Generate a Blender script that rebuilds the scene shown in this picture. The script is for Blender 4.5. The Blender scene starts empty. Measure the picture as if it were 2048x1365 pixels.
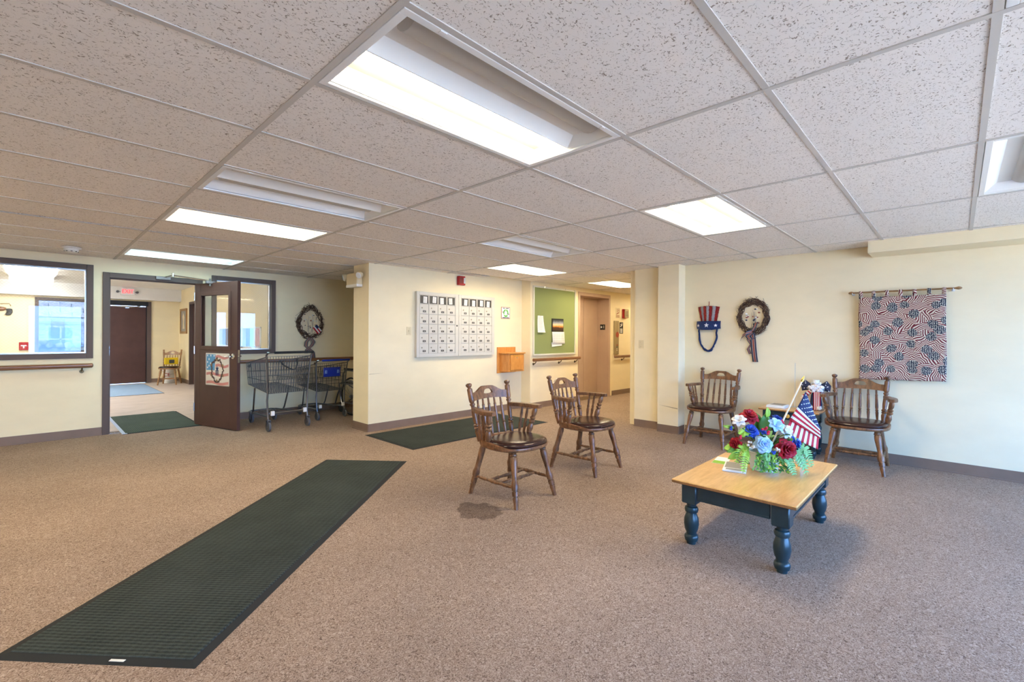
import bpy, math, random
from mathutils import Vector, Matrix, Euler
R = math.radians
PI = math.pi
random.seed(7)
scene = bpy.context.scene
col = scene.collection

# ------------------------------------------------------------------ camera
CAM_H = 1.281          # eye height; room axes: +x runs along the mailbox wall, +y along the tapestry wall
HC = 2.2264            # ceiling height
YAW, ROLL, FPX, Y0 = 0.80429, 0.00565, 925.468, 671.705
cd = bpy.data.cameras.new('camera'); cam = bpy.data.objects.new('camera', cd); col.objects.link(cam)
rt = Vector((math.cos(YAW), -math.sin(YAW), 0)); fw = Vector((math.sin(YAW), math.cos(YAW), 0)); up = Vector((0, 0, 1))
cx = rt * math.cos(ROLL) + up * math.sin(ROLL); cy = up * math.cos(ROLL) - rt * math.sin(ROLL)
cam.matrix_world = Matrix(((cx.x, cy.x, -fw.x, 0), (cx.y, cy.y, -fw.y, 0), (cx.z, cy.z, -fw.z, CAM_H), (0, 0, 0, 1)))
cd.sensor_fit = 'HORIZONTAL'; cd.sensor_width = 36; cd.lens = 36 * FPX / 2048
cd.shift_y = (Y0 - 682.5) / 2048; cd.clip_start = 0.02; cd.clip_end = 200
scene.camera = cam

# ------------------------------------------------------------------ world, daylight, exposure
w = bpy.data.worlds.new('world'); scene.world = w; w.use_nodes = True
bg = w.node_tree.nodes['Background']
bg.inputs[0].default_value = (0.20, 0.46, 1.0, 1); bg.inputs[1].default_value = 17.0
sd = bpy.data.lights.new('sun', 'SUN'); sd.energy = 30.0; sd.angle = R(.6); sd.color = (1.0, .93, .82)
sun = bpy.data.objects.new('sun', sd); col.objects.link(sun); sun.rotation_euler = (R(0), R(-42), 0)      # high sun beside the building, it never shines straight in
vs = scene.view_settings
vs.view_transform = 'Standard'; vs.look = 'None'; vs.gamma = 1; vs.use_curve_mapping = False
vs.exposure = 0.45
LAMP = 28.0             # radiance of the lit fluorescent lenses

# ------------------------------------------------------------------ materials
MATS = {}
def nt(name):
    m = bpy.data.materials.new(name); m.use_nodes = True
    MATS[name] = m
    return m, m.node_tree, m.node_tree.nodes['Principled BSDF']
def mat(name, c, rough=0.6, metal=0.0, spec=0.4, emit=None, es=1.0, sheen=0.0, coat=0.0):
    m, t, b = nt(name)
    b.inputs['Base Color'].default_value = (*c, 1); b.inputs['Roughness'].default_value = rough
    b.inputs['Metallic'].default_value = metal; b.inputs['Specular IOR Level'].default_value = spec
    if sheen: b.inputs['Sheen Weight'].default_value = sheen
    if coat: b.inputs['Coat Weight'].default_value = coat; b.inputs['Coat Roughness'].default_value = 0.12
    if emit: b.inputs['Emission Color'].default_value = (*emit, 1); b.inputs['Emission Strength'].default_value = es
    return m
def N(t, kind, **kw):
    n = t.nodes.new(kind)
    for k, v in kw.items():
        if k in n.inputs: n.inputs[k].default_value = v
        else: setattr(n, k, v)
    return n
def ramp(t, fac, stops, interp='LINEAR'):
    r = t.nodes.new('ShaderNodeValToRGB'); r.color_ramp.interpolation = interp
    els = r.color_ramp.elements
    while len(els) < len(stops): els.new(0.5)
    for e, (p, c) in zip(els, stops):
        e.position = p; e.color = (*c, 1) if len(c) == 3 else c
    t.links.new(fac, r.inputs[0]); return r.outputs[0]
def coords(t, scale=(1, 1, 1), kind='Object', rnd=False):
    tc = t.nodes.new('ShaderNodeTexCoord'); mp = t.nodes.new('ShaderNodeMapping'); mp.inputs['Scale'].default_value = scale
    t.links.new(tc.outputs[kind], mp.inputs[0])
    if rnd:
        oi = t.nodes.new('ShaderNodeObjectInfo'); mu = N(t, 'ShaderNodeMath', operation='MULTIPLY'); mu.inputs[1].default_value = 37.0
        t.links.new(oi.outputs['Random'], mu.inputs[0]); t.links.new(mu.outputs[0], mp.inputs['Location'])
    return mp.outputs[0]
def noise(t, vec, scale, detail=3, rough=0.55, dist=0.0):
    n = N(t, 'ShaderNodeTexNoise'); n.inputs['Scale'].default_value = scale; n.inputs['Detail'].default_value = detail
    n.inputs['Roughness'].default_value = rough; n.inputs['Distortion'].default_value = dist
    t.links.new(vec, n.inputs['Vector']); return n.outputs['Fac']
def math_(t, op, a, b=None, clamp=False):
    n = N(t, 'ShaderNodeMath', operation=op, use_clamp=clamp)
    for i, x in enumerate((a, b)):
        if x is None: continue
        if isinstance(x, (int, float)): n.inputs[i].default_value = x
        else: t.links.new(x, n.inputs[i])
    return n.outputs[0]
def mixc(t, fac, a, b, blend='MIX'):
    n = t.nodes.new('ShaderNodeMix'); n.data_type = 'RGBA'; n.blend_type = blend
    for i, x in ((0, fac), (6, a), (7, b)):
        if isinstance(x, (int, float)): n.inputs[i].default_value = x
        elif isinstance(x, tuple): n.inputs[i].default_value = (*x, 1)
        else: t.links.new(x, n.inputs[i])
    return n.outputs[2]
def bump(t, b, h, strength=0.3, dist=0.01):
    n = t.nodes.new('ShaderNodeBump'); n.inputs['Strength'].default_value = strength; n.inputs['Distance'].default_value = dist
    t.links.new(h, n.inputs['Height']); t.links.new(n.outputs[0], b.inputs['Normal'])

def m_carpet():
    m, t, b = nt('carpet'); v = coords(t)
    n1 = noise(t, v, 62, 3, .65, 2.6); n2 = noise(t, v, 170, 2, .6, 1.0); n3 = noise(t, v, 1.1, 3, .5)
    s = math_(t, 'ADD', math_(t, 'MULTIPLY', n1, .72), math_(t, 'MULTIPLY', n2, .28))
    c = ramp(t, s, [(.36, (.105, .066, .048)), (.45, (.285, .198, .148)), (.55, (.43, .32, .25)), (.66, (.60, .48, .395))])
    c = mixc(t, 1.0, c, ramp(t, n3, [(.3, (.86, .85, .84)), (.7, (1.05, 1.04, 1.03))]), 'MULTIPLY')
    # old spill mark: an irregular darker blot by the nearest armchair
    sp = t.nodes.new('ShaderNodeSeparateXYZ'); t.links.new(v, sp.inputs[0])
    wob = math_(t, 'MULTIPLY', math_(t, 'SUBTRACT', noise(t, v, 9, 2, .5), .5), .22)
    dx = math_(t, 'DIVIDE', math_(t, 'SUBTRACT', sp.outputs[0], 2.27), .155); dy = math_(t, 'DIVIDE', math_(t, 'SUBTRACT', sp.outputs[1], 2.52), .19)
    d = math_(t, 'SQRT', math_(t, 'ADD', math_(t, 'MULTIPLY', dx, dx), math_(t, 'MULTIPLY', dy, dy)))
    d = math_(t, 'ADD', d, math_(t, 'MULTIPLY', wob, 6))
    k = ramp(t, d, [(.84, (.55, .53, .52)), (1.0, (1, 1, 1))])
    c = mixc(t, 1.0, c, k, 'MULTIPLY')
    t.links.new(c, b.inputs['Base Color']); b.inputs['Roughness'].default_value = .95; b.inputs['Specular IOR Level'].default_value = .1
    bump(t, b, s, .7, .012)
def m_tile():
    m, t, b = nt('ceiling_tile'); v = coords(t, (1, 1.25, 1), rnd=True)
    n1 = noise(t, v, 34, 1.5, .5, 1.2); n2 = noise(t, v, 88, 1, .5); n3 = noise(t, v, 420, 1, .5)
    band = math_(t, 'ABSOLUTE', math_(t, 'SUBTRACT', n1, .5))
    line = ramp(t, band, [(.011, (1, 1, 1)), (.026, (0, 0, 0))])
    msk = ramp(t, n2, [(.48, (0, 0, 0)), (.54, (1, 1, 1))])
    dots = ramp(t, n3, [(.68, (0, 0, 0)), (.73, (.8, .8, .8))])
    f = math_(t, 'MAXIMUM', math_(t, 'MULTIPLY', line, msk), math_(t, 'MULTIPLY', dots, .6))
    c = mixc(t, f, (.90, .85, .80), (.36, .30, .245))
    t.links.new(c, b.inputs['Base Color']); b.inputs['Roughness'].default_value = .9; b.inputs['Specular IOR Level'].default_value = .15
    bump(t, b, math_(t, 'SUBTRACT', 1.0, f), .5, .004)
def m_wall(name, c, amt=.04):
    m, t, b = nt(name); v = coords(t, (1, 1, 2.2)); n = noise(t, v, 2.2, 4, .6); g = noise(t, coords(t, (60, 60, 160)), 3, 2, .5)
    lo = tuple(x * (1 - amt) for x in c); hi = tuple(min(1, x * (1 + amt * .6)) for x in c)
    t.links.new(ramp(t, n, [(.3, lo), (.7, hi)]), b.inputs['Base Color']); b.inputs['Roughness'].default_value = .55
    b.inputs['Specular IOR Level'].default_value = .25
    bump(t, b, g, .08, .002)
def m_wood(name, dark, light, scale=(3, 3, 40), rough=.35, nscale=4, coat=.25, rnd=True):
    m, t, b = nt(name); v = coords(t, scale, rnd=rnd)
    n1 = noise(t, v, nscale, 4, .6, .6); n2 = noise(t, v, nscale * 6, 2, .5)
    f = math_(t, 'ADD', math_(t, 'MULTIPLY', n1, .8), math_(t, 'MULTIPLY', n2, .2))
    t.links.new(ramp(t, f, [(.33, dark), (.66, light)]), b.inputs['Base Color'])
    b.inputs['Roughness'].default_value = rough; b.inputs['Coat Weight'].default_value = coat; b.inputs['Coat Roughness'].default_value = .2
def m_mat(name, c, c2):
    m, t, b = nt(name); v = coords(t)
    wv = N(t, 'ShaderNodeTexWave', wave_type='BANDS', bands_direction='X'); wv.inputs['Scale'].default_value = 16; wv.inputs['Distortion'].default_value = 1.6; wv.inputs['Detail'].default_value = 2
    w2 = N(t, 'ShaderNodeTexWave', wave_type='BANDS', bands_direction='Y'); w2.inputs['Scale'].default_value = 9; w2.inputs['Distortion'].default_value = 3.0; w2.inputs['Detail'].default_value = 2
    t.links.new(v, wv.inputs['Vector']); t.links.new(v, w2.inputs['Vector'])
    n = noise(t, v, 210, 3, .7); n2 = noise(t, v, 2.5, 4, .65)
    h = math_(t, 'ADD', math_(t, 'MULTIPLY', wv.outputs['Fac'], .5), math_(t, 'MULTIPLY', w2.outputs['Fac'], .16))
    f = math_(t, 'ADD', math_(t, 'MULTIPLY', h, .5), math_(t, 'ADD', math_(t, 'MULTIPLY', n, .62), math_(t, 'MULTIPLY', n2, .34)))
    t.links.new(ramp(t, f, [(.35, c), (.95, c2)]), b.inputs['Base Color']); b.inputs['Roughness'].default_value = .95; b.inputs['Specular IOR Level'].default_value = .1
    bump(t, b, math_(t, 'ADD', h, math_(t, 'MULTIPLY', n, .4)), .8, .01)
def m_glass(name, tint):
    m, t, b = nt(name); t.nodes.remove(b)
    tr = t.nodes.new('ShaderNodeBsdfTransparent'); gl = t.nodes.new('ShaderNodeBsdfGlossy'); gl.inputs['Roughness'].default_value = .01
    tr.inputs[0].default_value = (*tint, 1)
    ge = t.nodes.new('ShaderNodeNewGeometry'); dp = N(t, 'ShaderNodeVectorMath', operation='DOT_PRODUCT'); t.links.new(ge.outputs['Incoming'], dp.inputs[0]); t.links.new(ge.outputs['Normal'], dp.inputs[1])
    k = math_(t, 'POWER', math_(t, 'SUBTRACT', 1.0, math_(t, 'ABSOLUTE', dp.outputs['Value']), True), 5.0)
    f = math_(t, 'ADD', math_(t, 'MULTIPLY', k, .6), .035)
    mx = t.nodes.new('ShaderNodeMixShader'); t.links.new(f, mx.inputs[0]); t.links.new(tr.outputs[0], mx.inputs[1]); t.links.new(gl.outputs[0], mx.inputs[2])
    t.links.new(mx.outputs[0], t.nodes['Material Output'].inputs[0])
def m_tapestry():
    m, t, b = nt('flag_print'); v = coords(t, (1, 1, 1))
    sw = t.nodes.new('ShaderNodeSeparateXYZ'); t.links.new(v, sw.inputs[0]); cb = t.nodes.new('ShaderNodeCombineXYZ')
    t.links.new(sw.outputs[1], cb.inputs[0]); t.links.new(sw.outputs[2], cb.inputs[1]); v = cb.outputs[0]
    wob = N(t, 'ShaderNodeTexNoise', noise_dimensions='2D'); wob.inputs['Scale'].default_value = 9; wob.inputs['Detail'].default_value = 1; t.links.new(v, wob.inputs['Vector'])
    vo = N(t, 'ShaderNodeTexVoronoi', voronoi_dimensions='2D'); vo.inputs['Scale'].default_value = 7.4; vo.inputs['Randomness'].default_value = .85; t.links.new(v, vo.inputs['Vector'])
    v3 = N(t, 'ShaderNodeTexVoronoi', voronoi_dimensions='2D'); v3.inputs['Scale'].default_value = 12.0; t.links.new(v, v3.inputs['Vector'])
    rgb = t.nodes.new('ShaderNodeSeparateColor'); t.links.new(v3.outputs['Color'], rgb.inputs[0])
    ang = math_(t, 'MULTIPLY', rgb.outputs[0], 3.1416)
    s2 = t.nodes.new('ShaderNodeSeparateXYZ'); t.links.new(v, s2.inputs[0])
    p = math_(t, 'ADD', math_(t, 'MULTIPLY', s2.outputs[0], math_(t, 'COSINE', ang)), math_(t, 'MULTIPLY', s2.outputs[1], math_(t, 'SINE', ang)))
    p = math_(t, 'ADD', p, math_(t, 'MULTIPLY', wob.outputs['Fac'], .05))
    st = math_(t, 'SINE', math_(t, 'MULTIPLY', p, 400.0))
    stripes = ramp(t, math_(t, 'ADD', math_(t, 'MULTIPLY', st, .5), .5), [(.46, (.16, .010, .018)), (.56, (.70, .60, .47))])
    dv = N(t, 'ShaderNodeTexVoronoi', feature='F1', voronoi_dimensions='2D'); dv.inputs['Scale'].default_value = 75; dv.inputs['Randomness'].default_value = .35; t.links.new(v, dv.inputs['Vector'])
    navy = ramp(t, dv.outputs['Distance'], [(.24, (.70, .66, .55)), (.34, (.010, .013, .032))])
    d = math_(t, 'ADD', vo.outputs['Distance'], math_(t, 'MULTIPLY', wob.outputs['Fac'], .30))
    k = ramp(t, d, [(.44, (1, 1, 1)), (.45, (0, 0, 0))])
    t.links.new(mixc(t, k, stripes, navy), b.inputs['Base Color']); b.inputs['Roughness'].default_value = .9
def m_tinsel(name, c):
    m, t, b = nt(name); v = coords(t); n = noise(t, v, 260, 2, .7)
    t.links.new(ramp(t, n, [(.35, tuple(x * .35 for x in c)), (.6, c), (.75, tuple(min(1, x * 1.7 + .12) for x in c))]), b.inputs['Base Color'])
    b.inputs['Roughness'].default_value = .3; b.inputs['Metallic'].default_value = .35; bump(t, b, n, 1.0, .01)
def m_brick():
    m, t, b = nt('far_brick'); v = coords(t, (1, 1, 1)); sw = t.nodes.new('ShaderNodeSeparateXYZ'); t.links.new(v, sw.inputs[0]); cb = t.nodes.new('ShaderNodeCombineXYZ')
    t.links.new(sw.outputs[1], cb.inputs[0]); t.links.new(sw.outputs[2], cb.inputs[1])
    br = N(t, 'ShaderNodeTexBrick'); br.inputs['Scale'].default_value = 5; br.inputs['Color1'].default_value = (.45, .20, .13, 1); br.inputs['Color2'].default_value = (.55, .29, .19, 1); br.inputs['Mortar'].default_value = (.7, .66, .6, 1)
    t.links.new(cb.outputs[0], br.inputs['Vector']); t.links.new(br.outputs[0], b.inputs['Base Color']); b.inputs['Roughness'].default_value = .9
def m_sunset():
    m, t, b = nt('sunset_print'); v = coords(t, (1, 1, 1), 'Generated'); s = t.nodes.new('ShaderNodeSeparateXYZ'); t.links.new(v, s.inputs[0])
    n = noise(t, v, 5, 4, .6); z = math_(t, 'ADD', s.outputs[2], math_(t, 'MULTIPLY', math_(t, 'SUBTRACT', n, .5), .25))
    t.links.new(ramp(t, z, [(.0, (.02, .015, .015)), (.28, (.09, .03, .015)), (.42, (.75, .28, .05)), (.55, (.85, .62, .35)), (.72, (.33, .36, .42)), (.9, (.05, .06, .08))]), b.inputs['Base Color']); b.inputs['Roughness'].default_value = .35
def m_vinyl():
    m, t, b = nt('vestibule_vinyl'); v = coords(t, (1.6, 9, 1)); n = noise(t, v, 2.0, 4, .6, .4)
    t.links.new(ramp(t, n, [(.3, (.46, .37, .31)), (.7, (.70, .60, .53))]), b.inputs['Base Color']); b.inputs['Roughness'].default_value = .4
def m_ac(name, c1, c2, scale, rough=.6, metal=0.0):
    m, t, b = nt(name); v = coords(t); n = noise(t, v, scale, 4, .6)
    t.links.new(ramp(t, n, [(.35, c1), (.65, c2)]), b.inputs['Base Color']); b.inputs['Roughness'].default_value = rough; b.inputs['Metallic'].default_value = metal

m_carpet(); m_tile(); m_glass('glass', (.985, .992, .99)); m_glass('dimming_glass', (.31, .30, .29)); m_tapestry(); m_brick(); m_sunset(); m_vinyl()  # pane tint added to dim the bright outdoors behind the vestibule windows
m_wall('cream', (.885, .762, .52)); m_wall('cream_vest', (.88, .75, .48)); m_wall('white_paint', (.82, .80, .76))
m_wood('chair_wood', (.072, .026, .010), (.30, .130, .050), (4, 4, 1.2), .36, 9, .12)
m_wood('chair_wood_light', (.20, .09, .025), (.42, .21, .07), (4, 4, 1.2), .35, 9, .4)
m_wood('maple', (.58, .30, .085), (.78, .47, .175), (1.4, 9, 9), .28, 3, .35)
m_wood('maple_edge', (.25, .105, .03), (.36, .17, .055), (2, 9, 9), .35, 3, .2)
m_wood('oak_box', (.55, .20, .035), (.72, .32, .075), (9, 9, 1.5), .35, 4, .3)
m_wood('rail_wood', (.14, .055, .022), (.28, .125, .055), (1, 9, 9), .3, 4, .4)
m_wood('rod_wood', (.22, .10, .03), (.36, .19, .07), (9, 1, 9), .35, 4, .3)
m_mat('mat_green', (.010, .014, .012), (.082, .096, .087)); m_mat('mat_vest', (.035, .055, .045), (.12, .155, .13)); m_mat('mat_blue', (.22, .34, .50), (.42, .55, .72))
m_ac('teal_paint', (.012, .030, .036), (.020, .044, .052), 9, .28)
m_ac('brown_door', (.066, .026, .019), (.082, .034, .026), 3, .6)
m_ac('elevator', (.47, .325, .24), (.52, .36, .265), 2, .5)
m_ac('base_vinyl', (.205, .135, .095), (.235, .155, .112), 4, .5)
m_ac('twig', (.045, .018, .010), (.15, .085, .05), 40, .85)
m_ac('shingle', (.42, .43, .45), (.62, .63, .64), 6, .9)
m_ac('stone', (.16, .15, .14), (.45, .42, .38), 5, .9)
m_tinsel('tinsel_red', (.55, .03, .02)); m_tinsel('tinsel_white', (.62, .60, .60)); m_tinsel('tinsel_blue', (.015, .045, .20))
for a in [('grid_white', (.60, .565, .52), .7), ('fixture_white', (.86, .86, .85), .35), ('basket_off', (.56, .54, .50), .45), ('basket_white', (.80, .80, .80), .4), ('frame_brown', (.108, .075, .064), .55), ('rubber', (.016, .017, .017), .9), ('leather', (.040, .014, .010), .22),
          ('steel', (.26, .26, .27), .3, 1.0), ('cart_wire', (.125, .12, .115), .4, .8), ('brushed', (.38, .33, .24), .35, 1.0), ('nickel', (.62, .60, .55), .25, 1.0), ('brass', (.62, .42, .10), .3, 1.0), ('dark_bronze', (.14, .10, .05), .4, .8),
          ('black', (.012, .012, .012), .5), ('white', (.83, .83, .82), .5), ('paper', (.84, .84, .82), .8), ('plate_beige', (.70, .59, .38), .4), ('red_plastic', (.45, .02, .02), .35), ('alarm_red', (.42, .018, .022), .4), ('mail_metal', (.60, .575, .52), .5), ('mail_dark', (.06, .058, .055), .35), ('lens_clear', (.75, .76, .76), .1),
          ('board_green', (.255, .295, .115), .95), ('board_frame', (.70, .68, .58), .4), ('cart_blue', (.010, .030, .30), .4), ('tyre', (.028, .028, .03), .7), ('grey_wheel', (.12, .12, .13), .5), ('vinyl_dark', (.02, .02, .022), .5), ('flag_red', (.50, .012, .030), .7), ('flag_white', (.82, .81, .80), .7), ('flag_navy', (.014, .028, .10), .7), ('stick', (.78, .66, .48), .5),
          ('rose_red', (.36, .006, .020), .7), ('rose_pink', (.62, .02, .06), .7), ('flower_blue', (.022, .075, .43), .7), ('flower_sky', (.40, .62, .86), .7), ('flower_white', (.85, .82, .80), .7), ('leaf_dark', (.035, .12, .025), .55), ('leaf_mid', (.10, .27, .04), .55), ('leaf_lime', (.32, .52, .05), .55), ('fern', (.22, .46, .17), .6), ('pot', (.80, .84, .86), .25), ('green_card', (.24, .50, .03), .4),
          ('ribbon_brown', (.20, .125, .085), .7), ('ribbon_grey', (.33, .28, .24), .7), ('ribbon_navy', (.03, .035, .07), .7), ('ribbon_rust', (.33, .065, .035), .7), ('yellow', (.80, .55, .01), .5), ('bucket_white', (.80, .78, .72), .45), ('gold_frame', (.32, .17, .06), .45), ('photo_grey', (.30, .285, .26), .5), ('poster_blue', (.12, .32, .55), .7), ('poster_red', (.62, .25, .22), .7), ('poster_cream', (.80, .72, .62), .7), ('poster_brown', (.10, .06, .05), .7), ('sign_green', (.12, .48, .07), .5), ('siding', (.80, .80, .80), .7), ('pane_blue', (.25, .36, .5), .15), ('post_wood', (.14, .09, .08), .8), ('hydrangea', (.10, .10, .16), .8), ('acrylic_edge', (.66, .68, .66), .2), ('soil', (.05, .04, .03), .9), ('grass', (.14, .25, .06), .9), ('bounce_concrete', (.64, .53, .41), .9), ('closer', (.16, .14, .13), .4, .6), ('threshold', (.55, .66, .85), .35, .3), ('knob_wood', (.62, .33, .06), .3), ('cord', (.05, .05, .05), .6), ('fluff', (.84, .80, .79), 1.0), ('skin_beige', (.74, .60, .50), .8), ('bezel', (.80, .79, .75), .4), ('scuff', (.42, .33, .21), .8)]:
    mat(a[0], a[1], a[2], a[3] if len(a) > 3 else 0.0)
mat('lit', (.9, .9, .9), .4, emit=(1, .855, .575), es=LAMP)
mat('lit_cool', (.9, .9, .9), .4, emit=(.62, .95, 1.0), es=LAMP * .5)
mat('lit_day', (.9, .9, .9), .4, emit=(.93, .97, 1.0), es=20.0)
mat('exit_red', (.5, .01, .01), .4, emit=(1, .03, .05), es=2.0)

# ------------------------------------------------------------------ mesh helpers
class MB:
    def __init__(s): s.v = []; s.f = []; s.m = []; s.cur = 0
    def add(s, vs_, fs): o = len(s.v); s.v += [tuple(p) for p in vs_]; s.f += [tuple(i + o for i in f) for f in fs]; s.m += [s.cur] * len(fs); return s
    def box(s, a, b):
        x0, y0, z0 = a; x1, y1, z1 = b
        return s.add([(x0, y0, z0), (x1, y0, z0), (x1, y1, z0), (x0, y1, z0), (x0, y0, z1), (x1, y0, z1), (x1, y1, z1), (x0, y1, z1)],
                     [(3, 2, 1, 0), (4, 5, 6, 7), (0, 1, 5, 4), (1, 2, 6, 5), (2, 3, 7, 6), (3, 0, 4, 7)])
    def bevbox(s, a, b, c):
        x0, y0, z0 = a; x1, y1, z1 = b; V = []
        for z, i in ((z0, c), (z0 + c, 0), (z1 - c, 0), (z1, c)):
            k = i
            V += [(x0 + c, y0 + k, z), (x1 - c, y0 + k, z), (x1 - k, y0 + c, z), (x1 - k, y1 - c, z), (x1 - c, y1 - k, z), (x0 + c, y1 - k, z), (x0 + k, y1 - c, z), (x0 + k, y0 + c, z)]
        F = [tuple(range(7, -1, -1)), tuple(range(24, 32))]
        for L in range(3):
            for i in range(8): j = (i + 1) % 8; F.append((L * 8 + i, L * 8 + j, L * 8 + 8 + j, L * 8 + 8 + i))
        return s.add(V, F)
    def lathe(s, p0, p1, prof, n=12, cap=True):
        p0 = Vector(p0); p1 = Vector(p1); ax = p1 - p0; a = ax.normalized()
        u = a.orthogonal().normalized(); w_ = a.cross(u); V = []; F = []
        for t_, r in prof:
            c = p0 + ax * t_
            for k in range(n):
                q = 2 * PI * k / n; V.append(c + u * (r * math.cos(q)) + w_ * (r * math.sin(q)))
        for i in range(len(prof) - 1):
            for k in range(n): k2 = (k + 1) % n; F.append((i * n + k, i * n + k2, (i + 1) * n + k2, (i + 1) * n + k))
        if cap: F.append(tuple(range(n - 1, -1, -1))); F.append(tuple((len(prof) - 1) * n + k for k in range(n)))
        return s.add(V, F)
    def cyl(s, p0, p1, r, n=12, r2=None): return s.lathe(p0, p1, [(0, r), (1, r if r2 is None else r2)], n)
    def tube(s, pts, r, n=6, closed=False):
        pts = [Vector(p) for p in pts]; V = []; F = []; u = None; m = len(pts)
        for i, p in enumerate(pts):
            a = pts[(i + 1) % m] if (closed or i < m - 1) else pts[i]; b = pts[i - 1] if (closed or i > 0) else pts[i]
            d = (a - b).normalized()
            if u is None: u = d.orthogonal().normalized()
            else:
                u = (u - d * u.dot(d))
                u = u.normalized() if u.length > 1e-6 else d.orthogonal().normalized()
            w_ = d.cross(u); rr = r[i] if isinstance(r, (list, tuple)) else r
            for k in range(n): q = 2 * PI * k / n; V.append(p + u * (rr * math.cos(q)) + w_ * (rr * math.sin(q)))
        for i in range(m if closed else m - 1):
            j = (i + 1) % m
            for k in range(n): k2 = (k + 1) % n; F.append((i * n + k, i * n + k2, j * n + k2, j * n + k))
        if not closed: F.append(tuple(range(n - 1, -1, -1))); F.append(tuple((m - 1) * n + k for k in range(n)))
        return s.add(V, F)
    def ball(s, c, r, n=8, k=6, sc=(1, 1, 1)):
        c = Vector(c); V = [c + Vector((0, 0, -r * sc[2]))]; F = []
        for i in range(1, k):
            ph = -PI / 2 + PI * i / k
            for j in range(n): q = 2 * PI * j / n; V.append(c + Vector((r * sc[0] * math.cos(ph) * math.cos(q), r * sc[1] * math.cos(ph) * math.sin(q), r * sc[2] * math.sin(ph))))
        V.append(c + Vector((0, 0, r * sc[2]))); T = len(V) - 1
        for j in range(n):
            j2 = (j + 1) % n; F.append((0, 1 + j2, 1 + j)); F.append((T, T - n + j, T - n + j2))
            for i in range(k - 2): F.append((1 + i * n + j, 1 + i * n + j2, 1 + (i + 1) * n + j2, 1 + (i + 1) * n + j))
        return s.add(V, F)
    def prism(s, poly, fn, d0, d1):
        n = len(poly); V = [fn(p[0], p[1], d0) for p in poly] + [fn(p[0], p[1], d1) for p in poly]
        return s.add(V, [tuple(range(n - 1, -1, -1)), tuple(range(n, 2 * n))] + [(i, (i + 1) % n, n + (i + 1) % n, n + i) for i in range(n)])
    def grid(s, fn, nu, nv, th=None):
        V = [fn(i / nu, j / nv) for j in range(nv + 1) for i in range(nu + 1)]
        return s.add(V, [(j * (nu + 1) + i, j * (nu + 1) + i + 1, (j + 1) * (nu + 1) + i + 1, (j + 1) * (nu + 1) + i) for j in range(nv) for i in range(nu)])
    def build(s, name, mats, parent=None, smooth=False, loc=None, solid=None, bev=None):
        me = bpy.data.meshes.new(name)
        me.from_pydata(s.v, [], s.f)
        mats = mats if isinstance(mats, (list, tuple)) else [mats]
        for m in mats: me.materials.append(MATS[m])
        me.polygons.foreach_set('material_index', s.m)
        if smooth: me.polygons.foreach_set('use_smooth', [True] * len(me.polygons))
        me.update()
        o = bpy.data.objects.new(name, me); col.objects.link(o)
        if parent: o.parent = parent
        if loc: o.location = loc
        if smooth:
            try: me.set_sharp_from_angle(angle=R(40))
            except Exception: pass
        if solid: md = o.modifiers.new('solid', 'SOLIDIFY'); md.thickness = solid; md.offset = 0
        if bev: md = o.modifiers.new('bevel', 'BEVEL'); md.width = bev; md.segments = 2; md.limit_method = 'ANGLE'
        return o
def tag(o, label, cat, group=None):
    o['label'] = label; o['category'] = cat
    if group: o['group'] = group
    return o
def thing(name, label, cat, loc=(0, 0, 0), rz=0, group=None):
    o = bpy.data.objects.new(name, None); col.objects.link(o); o.empty_display_size = .1
    o.location = loc; o.rotation_euler = (0, 0, rz); return tag(o, label, cat, group)
def struct(o): o['kind'] = 'structure'; return o
def dup(o, parent=None):
    c = o.copy(); col.objects.link(c)
    if parent: c.parent = parent
    for ch in [x for x in o.children]: dup(ch, c)
    return c
def put(mesh_obj, parent, loc):
    c = mesh_obj.copy(); col.objects.link(c); c.parent = parent; c.location = loc; return c
def text_mesh(txt, size, depth=.001):
    cu = bpy.data.curves.new('lettering', 'FONT'); cu.body = txt; cu.size = size; cu.extrude = depth; cu.align_x = 'CENTER'; cu.align_y = 'CENTER'; cu.resolution_u = 3
    ob = bpy.data.objects.new('lettering', cu); col.objects.link(ob)
    dg = bpy.context.evaluated_depsgraph_get(); dg.update()
    me = bpy.data.meshes.new_from_object(ob.evaluated_get(dg)); bpy.data.objects.remove(ob); bpy.data.curves.remove(cu)
    return me
def lettering(txt, size, loc, rot, m, parent=None, name='lettering', sx=1.0, depth=.001):
    me = text_mesh(txt, size, depth); me.materials.clear(); me.materials.append(MATS[m])
    o = bpy.data.objects.new(name, me); col.objects.link(o); o.location = loc; o.rotation_euler = rot; o.scale = (sx, 1, 1)
    if parent: o.parent = parent
    return o
def star_poly(c, r, rot=0.0, k=.42):
    return [(c[0] + (r if i % 2 == 0 else r * k) * math.sin(rot + i * PI / 5), c[1] + (r if i % 2 == 0 else r * k) * math.cos(rot + i * PI / 5)) for i in range(10)]

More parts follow.
